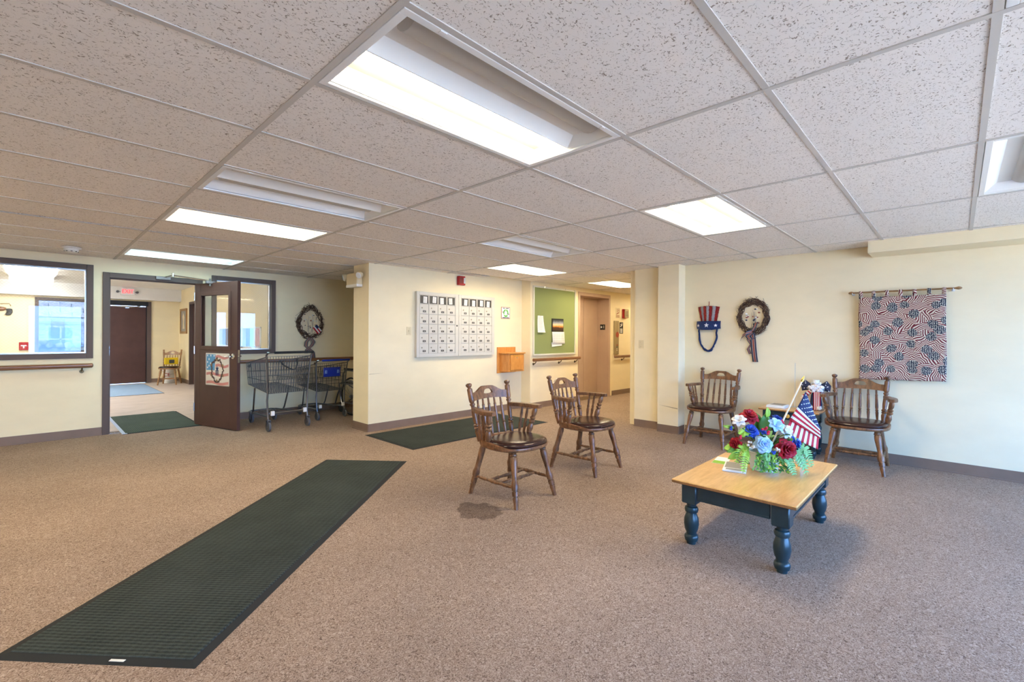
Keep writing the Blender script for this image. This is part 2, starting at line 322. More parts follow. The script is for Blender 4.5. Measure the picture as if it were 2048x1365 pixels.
# ------------------------------------------------------------------ the setting
YL, YM, YB, XR = 7.76, 5.59, 5.38, 6.08
T = .12
def wall_x(name, y0, y1, x0, x1, z0, z1, holes, m):      # wall running along x, with rectangular openings
    mb = MB(); xs = sorted({x0, x1, *[h[0] for h in holes], *[h[1] for h in holes]}); zs = sorted({z0, z1, *[h[2] for h in holes], *[h[3] for h in holes]})
    xs = [x for x in xs if x0 <= x <= x1]; zs = [z for z in zs if z0 <= z <= z1]
    for a, b in zip(xs, xs[1:]):
        run = None
        for c, d in zip(zs, zs[1:]):
            xm, zm = (a + b) / 2, (c + d) / 2
            if any(h[0] < xm < h[1] and h[2] < zm < h[3] for h in holes):
                if run: mb.box((a, y0, run[0]), (b, y1, run[1])); run = None
            else: run = (run[0] if run else c, d)
        if run: mb.box((a, y0, run[0]), (b, y1, run[1]))
    return struct(mb.build(name, m))
def wall_y(name, x0, x1, y0, y1, z0, z1, holes, m):
    o = wall_x(name, x0, x1, y0, y1, z0, z1, holes, m)
    me = o.data
    for v in me.vertices: v.co = (v.co.y, v.co.x, v.co.z)
    me.flip_normals(); return o
ZT = HC + .06
mb = MB(); mb.box((-2.9, -2.75, -.12), (10.6, YL, 0)); floor = struct(mb.build('floor', 'carpet'))
mb = MB(); mb.box((-1.7, YL, -.12), (2.95, 15.4, 0)); struct(mb.build('floor_vestibule', 'vestibule_vinyl'))
mb = MB(); mb.box((-2.9, -2.75, ZT), (10.6, YL + T, ZT + .1)); ceil = struct(mb.build('ceiling', 'white_paint'))
W1 = (-1.75, .533, .972, 2.13); D1 = (.62, 1.69, 0, 2.055); W2 = (1.80, 2.668, .982, 2.128)
wall_x('wall_left', YL, YL + T, -2.9, 5.2, 0, ZT, [W1, D1, W2], 'cream')
wm = wall_x('wall_mailbox', YM, 6.0, 3.08, 6.05, 0, ZT, [], 'cream')
MB().add([(3.085, YM - .0008, .757), (3.32, YM - .0008, .765), (3.10, YM - .0008, .763)], [(0, 1, 2)]).build('scuff_mark', 'scuff', wm)
wall_y('wall_alcove', 5.1, 5.2, 6.0, YL, 0, ZT, [], 'cream')
EX0, EX1, EZ = 7.46, 8.62, 2.155
wall_x('wall_elevator', YB, YB + .45, 6.05, 10.6, 0, ZT, [(EX0, EX1, 0, EZ)], 'cream')
wall_y('wall_right', XR, XR + .15, -2.75, 3.36, 0, ZT, [], 'cream')
wp = wall_y('wall_pilaster', 5.885, XR, 2.635, 2.925, 0, ZT, [], 'cream')
MB().add([(5.8842, 2.915, .36), (5.8842, 2.645, .338), (5.8842, 2.64, .325), (5.8842, 2.70, .332)], [(0, 1, 2, 3)]).build('scuff_mark', 'scuff', wp)
wall_y('wall_pilaster_end', 6.0, XR, 2.925, 3.335, 0, ZT, [], 'cream')
wall_x('wall_corridor', 3.335, 3.45, XR, 10.6, 0, ZT, [], 'cream')
wall_y('wall_corridor_end', 10.5, 10.6, 3.36, YB, 0, ZT, [], 'cream')
wall_y('wall_rear', -2.9, -2.78, -2.75, YL, 0, ZT, [], 'cream')
RW = [(-.1, 1.05, .12, 2.08), (1.15, 2.3, .12, 2.08), (2.4, 3.55, .12, 2.08), (3.65, 4.75, .12, 2.08), (4.85, 5.98, .12, 2.08)]
wall_x('wall_street', -2.75, -2.63, -2.9, XR + .15, 0, ZT, RW, 'cream')
# soffit over the tapestry wall with a slanted end
mb = MB(); z0 = 2.115
mb.add([(5.71, .64, HC + .03), (5.71, -2.63, HC + .03), (5.71, -2.63, z0), (5.71, .64, z0), (XR, .64, HC + .03), (XR, -2.63, HC + .03), (XR, -2.63, z0 - .0), (XR, .64, z0)],
       [(0, 1, 2, 3), (7, 6, 5, 4), (0, 3, 7, 4), (2, 6, 7, 3) , (1, 5, 6, 2)])
struct(mb.build('trim_soffit', 'cream'))

# baseboards
def base_x(name, x0, x1, y, sgn):
    mb = MB(); a, b = sorted((y, y - sgn * .006)); mb.box((x0, a, 0), (x1, b, .10)); a, b = sorted((y, y - sgn * .016)); mb.box((x0, a, 0), (x1, b, .012)); return struct(mb.build(name, 'base_vinyl'))
def base_y(name, y0, y1, x, sgn):
    mb = MB(); a, b = sorted((x, x - sgn * .006)); mb.box((a, y0, 0), (b, y1, .10)); a, b = sorted((x, x - sgn * .016)); mb.box((a, y0, 0), (b, y1, .012)); return struct(mb.build(name, 'base_vinyl'))
base_x('baseboard_left', -2.78, .62, YL, 1); base_x('baseboard_alcove', 1.70, 5.1, YL, 1); base_x('baseboard_mailbox', 3.07, 6.05, YM, 1)
base_y('baseboard_mailbox_end', 5.575, 6.0, 3.08, 1); base_x('baseboard_bulletin', 6.04, EX0, YB, 1); base_x('baseboard_corridor', EX1 + .08, 10.5, YB, 1)
base_y('baseboard_bulletin_end', YB - .015, YM - .016, 6.05, 1); base_y('baseboard_right', -2.63, 2.62, XR, 1); base_y('baseboard_pilaster', 2.62, 2.925, 5.885, 1)
base_y('baseboard_pilaster_end', 2.925, 3.335, 6.0, 1); base_x('baseboard_pilaster_side', 5.87, XR - .016, 2.635, 1)

# suspended ceiling: T-bars and tiles
GU, GV, DU, DV = .728, 1.74848, 1.2192, .6096
rects = [(-2.78, 6.07, -2.63, 5.37), (-2.78, 5.1, 5.38, YL - .005), (6.08, 10.5, 3.45, 5.37)]
LIGHTS = {(0, -1): 'one', (0, 2): 'A', (0, 4): 'B', (0, 8): 'C', (2, 2): 'D', (2, -1): 'E', (3, 4): 'F', (5, 4): 'G', (2, -4): 'R', (0, -4): 'R2', (-2, 5): 'L', (-2, 1): 'L2', (7, 4): 'H'}
tile_mesh = None; cache = {}
def box_obj(name, size, m, parent, loc, c=None):
    key = (name, round(size[0], 3), round(size[1], 3), round(size[2], 4))
    if key not in cache:
        mb = MB(); h = [q / 2 for q in size]
        if c: mb.bevbox((-h[0], -h[1], -h[2]), (h[0], h[1], h[2]), c)
        else: mb.box((-h[0], -h[1], -h[2]), (h[0], h[1], h[2]))
        o = mb.build(name, m, parent); o.location = loc; cache[key] = o; return o
    return put(cache[key], parent, loc)
BW = .024
for (rx0, rx1, ry0, ry1) in rects:
    for i in range(-4, 9):
        ua = GU + i * DU
        if rx0 < ua < rx1: box_obj('main_runner', (BW, ry1 - ry0, .006), 'grid_white', ceil, (ua, (ry0 + ry1) / 2, HC + .003))
        x0, x1 = max(ua, rx0), min(ua + DU, rx1)
        if x1 - x0 < .05: continue
        for j in range(-9, 11):
            va = GV + j * DV
            if ry0 < va < ry1: box_obj('cross_tee', (x1 - x0 - BW, BW, .005), 'grid_white', ceil, ((x0 + x1) / 2, va, HC + .0035))
            y0, y1 = max(va, ry0), min(va + DV, ry1)
            if y1 - y0 < .03 or (i, j) in LIGHTS: continue
            box_obj('ceiling_panel', (x1 - x0 - .020, y1 - y0 - .020, .016), 'ceiling_tile', ceil, ((x0 + x1) / 2, (y0 + y1) / 2, HC + .012 + random.uniform(0, .0015)))
# perimeter angle
# recessed light fixtures
def troffer(cell, label, lit, m='lit', group='recessed ceiling lights'):
    x0 = GU + cell[0] * DU; y0 = GV + cell[1] * DV; cxx, cyy = x0 + DU / 2, y0 + DV / 2
    t = thing('ceiling_light', label, 'ceiling light', (cxx, cyy, HC), 0, group)
    a, b = DU / 2 - .014, DV / 2 - .014; w_ = .028
    mb = MB()
    for q in ((-a, -b, a, -b + w_), (-a, b - w_, a, b), (-a, -b + w_, -a + w_, b - w_), (a - w_, -b + w_, a, b - w_)): mb.box((q[0], q[1], .000), (q[2], q[3], .010))
    mb.build('frame', 'fixture_white', t, bev=.002)
    a2, b2 = a - w_, b - w_; zt = .10
    mb = MB(); prof = [(-b2, .010), (-b2, zt), (-.105, zt), (0, .018), (.006, .018), (.006, zt), (.160, zt), (b2, .012)]; n = len(prof)
    mb.add([(-a2, p[0], p[1]) for p in prof] + [(a2, p[0], p[1]) for p in prof], [(i, i + 1, i + n + 1, i + n) for i in range(n - 1)])
    for s in (-1, 1):
        e = a2 - .05
        mb.add([(s * a2, -b2, .01), (s * a2, b2, .01), (s * e, b2, .10), (s * e, -b2, .10)], [(0, 1, 2, 3)])
    mb.build('reflector', 'fixture_white', t)
    for yc, on in ((.082, lit[0]), (-.182, lit[1])):
        mb = MB(); V = []; n = 10; L = a2 - .055; r = .074
        for xx, rr in ((-L - .022, .55), (-L, 1), (L, 1), (L + .022, .55)):
            for k in range(n + 1): q = PI * k / n; V.append((xx, yc + r * rr * math.cos(q), .096 - .070 * rr * math.sin(q)))
        mb.add(V, [(h * (n + 1) + k, h * (n + 1) + k + 1, (h + 1) * (n + 1) + k + 1, (h + 1) * (n + 1) + k) for h in range(3) for k in range(n)] + [tuple(range(n + 1)), tuple(3 * (n + 1) + k for k in range(n, -1, -1))])
        mb.build('lamp_lens', m if on else 'basket_off', t, True)
    for s in (-.45, .45): MB().box((s - .012, -b + .002, -.003), (s + .012, -b + .016, .0)).build('clip', 'white', t)
    return t
troffer((0, -1), 'large recessed ceiling light with one bright half and one dark half', (1, 0))
troffer((0, 2), 'unlit recessed ceiling light between the half-lit one and a warm lit one', (0, 0))
troffer((0, 4), 'warm lit recessed ceiling light beyond the unlit one, before the open door', (1, 1))
troffer((0, 8), 'cool bluish lit recessed ceiling light above the brown door', (1, 1), 'lit_cool')
troffer((2, 2), 'unlit recessed ceiling light in front of the mailboxes', (0, 0))
troffer((2, -1), 'lit recessed ceiling light over the coffee table side, both lenses glowing', (1, 1))
troffer((3, 4), 'lit recessed ceiling light just in front of the green bulletin board', (1, 1))
troffer((5, 4), 'lit recessed ceiling light in the corridor by the elevator', (1, 1))
troffer((2, -4), 'unlit recessed ceiling light beside the soffit of the tapestry wall', (0, 0))
troffer((0, -4), 'unlit recessed ceiling light two panels along from the half-lit one', (0, 0))
troffer((-2, 5), 'lit recessed ceiling light left of the half-lit one, towards the wire-glass window', (1, 1))
troffer((-2, 1), 'lit recessed ceiling light left of the half-lit one, over the start of the runner', (1, 1))
troffer((7, 4), 'unseen half-lit recessed ceiling light added at the far end of the elevator corridor', (1, 0))  # added fixture out of view, brightens the corridor walls
# smoke detector
t = thing('smoke_detector', 'white round smoke detector on the ceiling near the brown door', 'smoke detector', (.30, 7.02, HC))
mb = MB(); mb.lathe((0, 0, 0), (0, 0, -.018), [(0, .085), (.6, .082), (1, .07)], 24); mb.build('base', 'bezel', t, True)
mb = MB(); mb.lathe((0, 0, -.018), (0, 0, -.062), [(0, .062), (.5, .06), (.8, .05), (1, .03)], 20); mb.build('head', 'bezel', t, True)
for k in range(8): q = k * PI / 4; MB().box((.052 * math.cos(q) - .008, .052 * math.sin(q) - .008, -.052), (.052 * math.cos(q) + .008, .052 * math.sin(q) + .008, -.044)).build('vent', 'mail_dark', t)

# ------------------------------------------------------------------ windows and doors of the brown-framed wall
def frame_x(mb, x0, x1, z0, z1, ya, yb, wd, bottom=True):
    mb.box((x0, ya, z0), (x0 + wd, yb, z1)); mb.box((x1 - wd, ya, z0), (x1, yb, z1)); mb.box((x0 + wd, ya, z1 - wd), (x1 - wd, yb, z1))
    if bottom: mb.box((x0 + wd, ya, z0), (x1 - wd, yb, z0 + wd))
    return mb
def wire(mb, x0, x1, z0, z1, y, step, r=.0007):
    W_, H_ = x1 - x0, z1 - z0; k = -H_
    for d in (1, -1):
        c = -H_
        while c < W_:
            a = max(0, -c) if d == 1 else max(0, -c); pts = []
            xa, xb = max(0, c), min(W_, c + H_)
            if xb - xa > .005:
                za, zb = xa - c, xb - c
                if d == -1: za, zb = H_ - za, H_ - zb
                mb.tube([(x0 + xa, y, z0 + za), (x0 + xb, y, z0 + zb)], r, 3)
            c += step
    return mb
def brown_window(name, q):
    x0, x1, z0, z1 = q
    o = struct(frame_x(MB(), x0, x1, z0, z1, YL - .025, YL + T + .025, .062).build(name, 'frame_brown', bev=.003))
    frame_x(MB(), x0 + .062, x1 - .062, z0 + .062, z1 - .062, YL + .045, YL + .075, .014).build('window_stop', 'nickel', o)
    g = MB(); g.box((x0 + .062, YL + .058, z0 + .062), (x1 - .062, YL + .062, z1 - .062)); g.build('pane', 'glass', o)
    g = wire(MB(), x0 + .07, x1 - .07, z0 + .07, z1 - .07, YL + .0645, .034, .0005).build('wire_mesh', 'brushed', o); g['kind'] = 'stuff'
    return o
brown_window('window_1', W1); brown_window('window_2', W2)
mb = frame_x(MB(), D1[0], D1[1], 0, D1[3], YL - .02, YL + T + .02, .066, False)
dframe = struct(mb.build('trim_1', 'frame_brown', bev=.003))
mb = MB(); mb.box((D1[0] + .066, YL + .05, 0), (D1[0] + .08, YL + .066, D1[3] - .066)); mb.box((D1[0] + .08, YL + .05, D1[3] - .08), (D1[1] - .066, YL + .066, D1[3] - .066)); mb.build('door_stop', 'frame_brown', dframe)
mb = MB(); mb.box((D1[0] + .064, YL + .005, 1.0), (D1[0] + .069, YL + .035, 1.12)); mb.build('strike_plate', 'nickel', dframe)
mb = MB(); mb.box((D1[0] + .066, YL - .01, .0), (D1[1] - .066, YL + T + .01, .006)); struct(mb.build('trim_threshold', 'nickel'))
# open door: hinged at its frame, swung into the room
door = bpy.data.objects.new('door_1', None); col.objects.link(door); struct(door)
door.location = (1.618, YL - .022, 0); ang = math.atan2(6.70 - (YL - .022), 1.935 - 1.618); door.rotation_euler = (0, 0, ang)
DW, DH, DT = .955, 1.982, .045           # local +x runs from hinge to edge; local -y faces ... camera side
gx0, gx1, gz0, gz1 = .12, .80, 1.085, 1.84
mb = MB()
for q in ((0, gx0, .012, DH), (gx1, DW, .012, DH), (gx0, gx1, .012, gz0), (gx0, gx1, gz1, DH)): mb.box((q[0], -DT / 2, q[2]), (q[1], DT / 2, q[3]))
mb.build('door_leaf', 'brown_door', door, bev=.002)
mb = MB()
for a, b in ((-DT / 2 - .008, -DT / 2 + .012), (DT / 2 - .012, DT / 2 + .008)):
    mb.box((gx0 - .02, a, gz0 - .02), (gx0 + .03, b, gz1 + .02)); mb.box((gx1 - .03, a, gz0 - .02), (gx1 + .02, b, gz1 + .02)); mb.box((gx0 + .03, a, gz1 - .03), (gx1 - .03, b, gz1 + .02)); mb.box((gx0 + .03, a, gz0 - .02), (gx1 - .03, b, gz0 + .03))
mb.build('glazing_bead', 'brown_door', door, bev=.003)
mb = MB(); mb.box((gx0 + .001, -.003, gz0 + .001), (gx1 - .001, .003, gz1 - .001)); mb.build('pane', 'glass', door)
for sd in (-1, 1):
    mb = MB(); y = sd * DT / 2
    mb.lathe((DW - .075, y, .985), (DW - .075, y + sd * .014, .985), [(0, .036), (.7, .036), (1, .030)], 20); mb.cyl((DW - .075, y, .985), (DW - .075, y + sd * .05, .985), .013)
    mb.tube([(DW - .075, y + sd * .05, .985), (DW - .11, y + sd * .052, .985), (DW - .185, y + sd * .048, .98)], [.013, .012, .009], 8); mb.build('lever_handle', 'nickel', door, True)
mb = MB(); mb.box((DW - .001, -.012, .90), (DW + .0015, .012, 1.07)); mb.cyl((DW, 0, .985), (DW + .012, 0, .985), .008, 8); mb.build('latch_plate', 'nickel', door)
for z in (.2, 1.0, 1.75): MB().cyl((-.008, -DT / 2 - .004, z), (-.008, -DT / 2 - .004, z + .11), .008, 8).build('hinge', 'nickel', door)
# door closer arm at the head of the door
t = thing('door_closer', 'grey metal door closer arm between brown door head and its frame', 'door closer', (1.25, YL - .03, 2.02))
mb = MB(); mb.box((-.10, -.03, -.012), (.06, .0, .03)); mb.build('shoe', 'closer', t, bev=.003)
hd = Vector((math.cos(ang), math.sin(ang), 0)); pv = Vector(door.location) + hd * .38 + Vector((0, 0, 2.005)) - Vector(t.location)
nrm = Vector((hd.y, -hd.x, 0)); pv += nrm * .04 
mid = Vector((.05, -.22, .035))
mb = MB(); mb.tube([(0, -.03, .025), tuple(mid)], .011, 6); mb.build('arm', 'nickel', t)
mb = MB(); mb.tube([tuple(mid), tuple(pv)], .010, 6); mb.cyl(tuple(mid + Vector((0, 0, -.02))), tuple(mid + Vector((0, 0, .03))), .016, 10); mb.build('forearm', 'nickel', t)
mb = MB(); mb.cyl(tuple(pv + Vector((0, 0, -.07))), tuple(pv + Vector((0, 0, .03))), .014, 10)
for k in range(1): mb.box(tuple(pv + Vector((-.05, -.02, -.035))), tuple(pv + Vector((.05, .02, -.005))))
mb.build('bracket', 'closer', t)

# poster on the door (flag with a wreath)
po = thing('door_poster', 'stamp-edged poster of a flag and star wreath taped to the brown door', 'poster', (1.618, YL - .022, 0)); po.rotation_euler = (0, 0, ang)
px0, px1, pz0, pz1 = .27, .79, .585, 1.015
YP = -DT / 2 - .001                        # face towards the room (camera side)
def fp(x, z, d): return (x, YP - d, z)
mb = MB(); mb.box((px0, YP - .002, pz0), (px1, YP, pz1))
n = 22
for k in range(n):
    q = (k + .5) / n
    for (xx, zz) in ((px0 + (px1 - px0) * q, pz0), (px0 + (px1 - px0) * q, pz1), (px0, pz0 + (pz1 - pz0) * q), (px1, pz0 + (pz1 - pz0) * q)): mb.box((xx - .006, YP - .002, zz - .006), (xx + .006, YP, zz + .006))
mb.build('sheet', 'poster_cream', po)
mb = MB(); nst = 7
for k in range(nst):
    z = pz0 + .012 + k * (pz1 - pz0 - .02) / nst
    if k % 2 == 0:
        xa = px0 + .012 if z < pz0 + .19 else px0 + .22
        mb.add([fp(xa + (px1 - .012 - xa) * u / 8, z + h * .036 + .012 * math.sin(u * .9), .0028) for h in (0, 1) for u in range(9)], [(u, u + 1, u + 10, u + 9) for u in range(8)])
mb.build('stripe', 'poster_red', po)
mb = MB(); mb.add([fp(px0 + .012, pz0 + .20, .003), fp(px0 + .20, pz0 + .20, .003), fp(px0 + .22, pz1 - .012, .003), fp(px0 + .012, pz1 - .012, .003)], [(0, 1, 2, 3)]); mb.build('canton', 'poster_blue', po)
for (a, b) in ((.04, .40), (.115, .40), (.19, .40), (.075, .35), (.04, .31), (.11, .295), (.075, .26), (.04, .235)): MB().prism(star_poly((px0 + a, pz0 + b), .02), fp, .0035, .004).build('star', 'white', po)
cxp, czp = (px0 + px1) / 2 - .0, (pz0 + pz1) / 2 - .01
mb = MB()
for k in range(40):
    q = 2 * PI * k / 40; r1 = .115 + random.uniform(-.012, .012); mb.ball((cxp + r1 * 1.1 * math.cos(q), YP - .004, czp + r1 * 1.3 * math.sin(q)), .016, 6, 4, (1, .2, 1))
mb.build('wreath_print', 'poster_brown', po)
for k in range(6):
    q = PI / 6 + k * PI / 3; MB().prism(star_poly((cxp + .15 * math.cos(q), czp + .14 * math.sin(q)), .026), fp, .008, .0085).build('gold_star', 'gold_frame', po)
mb = MB()
for k in range(5): mb.prism([(cxp - .035 + k * .014, czp + .0), (cxp - .028 + k * .014, czp), (cxp - .028 + k * .014, czp - .07), (cxp - .035 + k * .014, czp - .07)], fp, .0035, .0045)
mb.prism(star_poly((cxp, czp + .02), .042), fp, .0045, .005); mb.build('shield', 'flag_navy', po)

# handrails
def rail_x(label, x0, x1, y, z, brackets, round_end=False):
    t = thing('handrail', label, 'handrail', (x0, y, z))
    mb = MB(); L = x1 - x0; yo = -.065
    pts = [(0, yo, 0), (L, yo, 0)]
    sec = [(.0, -.030), (.014, -.024), (.020, -.008), (.020, .012), (.012, .026), (-.012, .026), (-.020, .012), (-.020, -.008), (-.014, -.024)]
    V = [(xx, yo + p[0], p[1]) for xx in (0, L) for p in sec]; n = len(sec)
    mb.add(V, [(i, (i + 1) % n, n + (i + 1) % n, n + i) for i in range(n)] + [tuple(range(n - 1, -1, -1)), tuple(range(n, 2 * n))])
    mb.ball((0, yo, 0), .026, 10, 8, (.5, .78, 1)); mb.ball((L, yo, 0), .026, 10, 8, (.5, .78, 1))
    mb.build('rail', 'rail_wood', t, True)
    for bx in brackets:
        mb = MB(); mb.tube([(bx - x0, 0, -.075), (bx - x0, -.03, -.07), (bx - x0, -.062, -.045), (bx - x0, yo, -.025)], .008, 8); mb.cyl((bx - x0, 0, -.075), (bx - x0, -.006, -.075), .022, 12); mb.build('bracket', 'dark_bronze', t, True)
    return t
rail_x('brown wooden handrail under the big wire-glass window', -1.7, .52, YL, .885, (.43, -.6, -1.5))
rail_x('brown wooden handrail behind the shopping carts in the alcove', 2.05, 4.4, YL, .868, (2.3, 3.3, 4.2))
rail_x('brown wooden handrail below the green bulletin board', 6.06, 7.44, YB, .857, (6.13, 6.85, 7.35))
rail_x('brown wooden handrail in the corridor past the elevator', 8.72, 10.4, YB, .838, (9.1, 10.2))

# ------------------------------------------------------------------ emergency light on the wall end
t = thing('emergency_light', 'beige two-headed emergency light on the end of the mailbox wall', 'emergency light', (3.08, 5.90, 2.03))
mb = MB(); mb.bevbox((-.085, -.15, -.085), (0, .15, .085), .012); mb.build('housing', 'plate_beige', t)
mb = MB(); mb.box((-.088, -.15, -.105), (-.004, .15, -.07)); mb.build('lower_cover', 'bezel', t, bev=.003)
for s, nm in ((-.185, 1), (.215, -1)):
    mb = MB(); d = Vector((-.7, -.25 * nm, -.25)).normalized(); c = Vector((-.05, s, .05))
    mb.lathe(c - d * .03, c + d * .045, [(0, .02), (.3, .038), (.9, .048), (1, .046)], 16); mb.cyl(c + Vector((0, 0, -.06)), c, .012, 8); o = mb.build('lamp_head', 'plate_beige', t, True)
    mb = MB(); mb.lathe(c + d * .045, c + d * .05, [(0, .042), (1, .036)], 16); mb.build('lens', 'lens_clear', o, True)

# ------------------------------------------------------------------ mailbox unit
t = thing('mailbox_unit', 'pale metal wall mailboxes with rows of small numbered doors', 'mailboxes', (3.80, YM, .963))
PW, PH = .77, .946
def tray(x0):
    mb = MB(); mb.box((x0, -.035, 0), (x0 + PW - .004, 0, PH)); mb.box((x0, -.05, 0), (x0 + .045, -.035, PH)); mb.box((x0 + PW - .068, -.05, 0), (x0 + PW - .004, -.035, PH)); mb.box((x0 + .045, -.05, PH - .045), (x0 + PW - .068, -.035, PH)); mb.box((x0 + .045, -.05, 0), (x0 + PW - .068, -.035, .048))
    return mb.build('panel_frame', 'mail_metal', t, bev=.002)
dcw, dch = (PW - .113) / 4, .1435
md_ = MB(); md_.bevbox((-dcw / 2 + .003, -.010, -dch / 2 + .003), (dcw / 2 - .003, 0, dch / 2 - .003), .002); mdoor = md_.build('mailbox_door', 'mail_metal', t)
ml = MB(); ml.lathe((-dcw * .22, -.010, dch * .12), (-dcw * .22, -.017, dch * .12), [(0, .010), (.8, .010), (1, .007)], 10); mlo = ml.build('lock', 'brushed', mdoor, True)
mp_ = MB(); mp_.box((-.022, -.012, -dch * .32), (.03, -.010, -dch * .13)); mpl = mp_.build('number_plate', 'mail_dark', mdoor)
mq = MB(); mq.box((-.008, -.0125, -dch * .245), (.014, -.012, -dch * .205)); mqo = mq.build('number_print', 'mail_metal', mdoor)
first = True
mwn = MB(); frame_x(mwn, -dcw / 2 + .004, dcw / 2 - .004, -.066, .066, -.012, 0, .008); mwin = None
for p in range(2):
    x0 = p * PW; tray(x0)
    for c_ in range(4):
        xx = x0 + .045 + (c_ + .5) * dcw
        for r_ in range(5):
            loc = (xx, -.038, .048 + (r_ + .5) * dch)
            if first: mdoor.location = loc; first = False
            else: d = dup(mdoor, t); d.location = loc
        zc = .048 + 5 * dch + .068
        if mwin is None:
            mwin = mwn.build('name_window', 'mail_metal', t)
            b_ = MB(); b_.box((-dcw / 2 + .012, -.006, -.058), (dcw / 2 - .012, -.002, .058)); b_.build('backing', 'mail_dark', mwin); wn = mwin
        else:
            wn = mwin.copy(); col.objects.link(wn); wn.parent = t
            b2 = mwin.children[0].copy(); col.objects.link(b2); b2.parent = wn
        wn.location = (xx, -.037, zc)
        pm = MB(); a_ = random.uniform(-.08, .08); ox = random.uniform(-.015, .02); pm.box((-.032, -.0085, -.047), (.032, -.0075, .045)); pp = pm.build('name_list', 'paper', wn); pp.location = (ox, 0, random.uniform(-.008, .004)); pp.rotation_euler = (0, a_, 0)
        for k in range(1):
            tm = MB()
            for q in range(9): tm.box((-.024, -.0088, .034 - q * .009), (.022 - .006 * (q % 3), -.0085, .0365 - q * .009))
            tl = tm.build('print_lines', 'photo_grey', wn); tl.location = pp.location; tl.rotation_euler = pp.rotation_euler
mb = MB(); mb.lathe((PW - .036, -.05, PH * .49), (PW - .036, -.056, PH * .49), [(0, .013), (1, .011)], 12); mb.build('master_lock', 'mail_dark', t, True)
# wall switch plates
def plate(label, fn, name='light_switch'):
    t = thing(name, label, 'light switch', fn(0, 0, 0))
    o = Vector(fn(0, 0, 0)); L = lambda a, b, d: tuple(Vector(fn(a, b, d)) - o)
    mb = MB(); mb.prism([(-.035, -.058), (.035, -.058), (.035, .058), (-.035, .058)], L, 0, .006); mb.build('plate', 'plate_beige', t, bev=.002)
    mb = MB(); mb.prism([(-.006, -.012), (.006, -.012), (.006, .012), (-.006, .012)], L, .006, .016); mb.build('toggle', 'plate_beige', t)
    mb = MB()
    for z in (-.03, .03): mb.prism([(-.003, z - .003), (.003, z - .003), (.003, z + .003), (-.003, z + .003)], L, .006, .007)
    mb.build('screw', 'nickel', t)
plate('beige blank switch plate beside the mailboxes', lambda a, b, d: (3.70 + a, YM - d, 1.339 + b))
plate('beige light switch on the pilaster by the corridor opening', lambda a, b, d: (6.0 - d, 3.235 - a, 1.168 + b))
# fire strobe
def strobe(x, z, y, label, m2='alarm_red'):
    t = thing('fire_alarm', label, 'fire alarm', (x, y, z))
    mb = MB(); mb.bevbox((-.066, -.055, -.07), (.066, 0, .07), .006); mb.build('body', 'alarm_red', t)
    mb = MB(); mb.bevbox((.022, -.075, -.045), (.056, -.055, .045), .006); mb.build('strobe_lens', 'lens_clear', t)
    mb = MB()
    for k in range(6): mb.box((-.05, -.058, -.04 + k * .016), (.008, -.055, -.033 + k * .016))
    mb.build('grille', 'mail_dark', t)
strobe(4.63, 2.13, YM, 'red fire alarm strobe above the mailboxes')
t = thing('fire_alarm', 'red and grey alarm horn on the corridor wall past the elevator', 'fire alarm', (9.20, YB, 1.785))
mb = MB(); mb.bevbox((-.085, -.05, -.10), (.085, 0, .10), .006); mb.build('back_box', 'alarm_red', t)
mb = MB(); mb.bevbox((-.075, -.075, -.095), (.085, -.05, .095), .006); mb.build('horn_plate', 'brushed', t)
mb = MB()
for k in range(7): mb.box((-.05, -.078, -.06 + k * .018), (.05, -.075, -.052 + k * .018))
mb.build('grille', 'mail_dark', t)
# recycling sign
t = thing('recycling_sign', 'small white notice with green ring beside the wooden drop box', 'sign', (5.64, YM, 1.67))
mb = MB(); mb.box((-.105, -.006, -.10), (.105, 0, .10)); mb.build('border', 'ribbon_rust', t)
mb = MB(); mb.box((-.097, -.008, -.093), (.097, -.006, .093)); mb.build('face', 'paper', t)
mb = MB(); fs_ = lambda a, b, d: (a, -.008 - d, b)
ring = [(.062 * math.cos(q * PI / 12), .068 * math.sin(q * PI / 12)) for q in range(24)]; rin = [(.036 * math.cos(q * PI / 12), .040 * math.sin(q * PI / 12)) for q in range(24)]
mb.add([fs_(p[0], p[1] - .005, .001) for p in ring] + [fs_(p[0], p[1] - .005, .001) for p in rin], [(i, (i + 1) % 24, 24 + (i + 1) % 24, 24 + i) for i in range(24)]); mb.build('ring', 'sign_green', t)
for k in range(3): q = PI / 2 + k * 2 * PI / 3; MB().prism([(.05 * math.cos(q) + .017 * math.cos(q + 1 + a), .054 * math.sin(q) - .005 + .017 * math.sin(q + 1 + a)) for a in (0, 2.1, 4.2)], fs_, .0015, .002).build('arrow', 'paper', t)
mb = MB()
for k, (a, b, z) in enumerate(((-.07, -.02, .078), (0, .07, .078), (-.085, -.04, .012), (.03, .085, -.02), (-.08, .0, -.082), (.01, .08, -.082))): mb.box((a, -.0095, z - .006), (b, -.008, z + .006))
mb.build('print_lines', 'mail_dark', t)
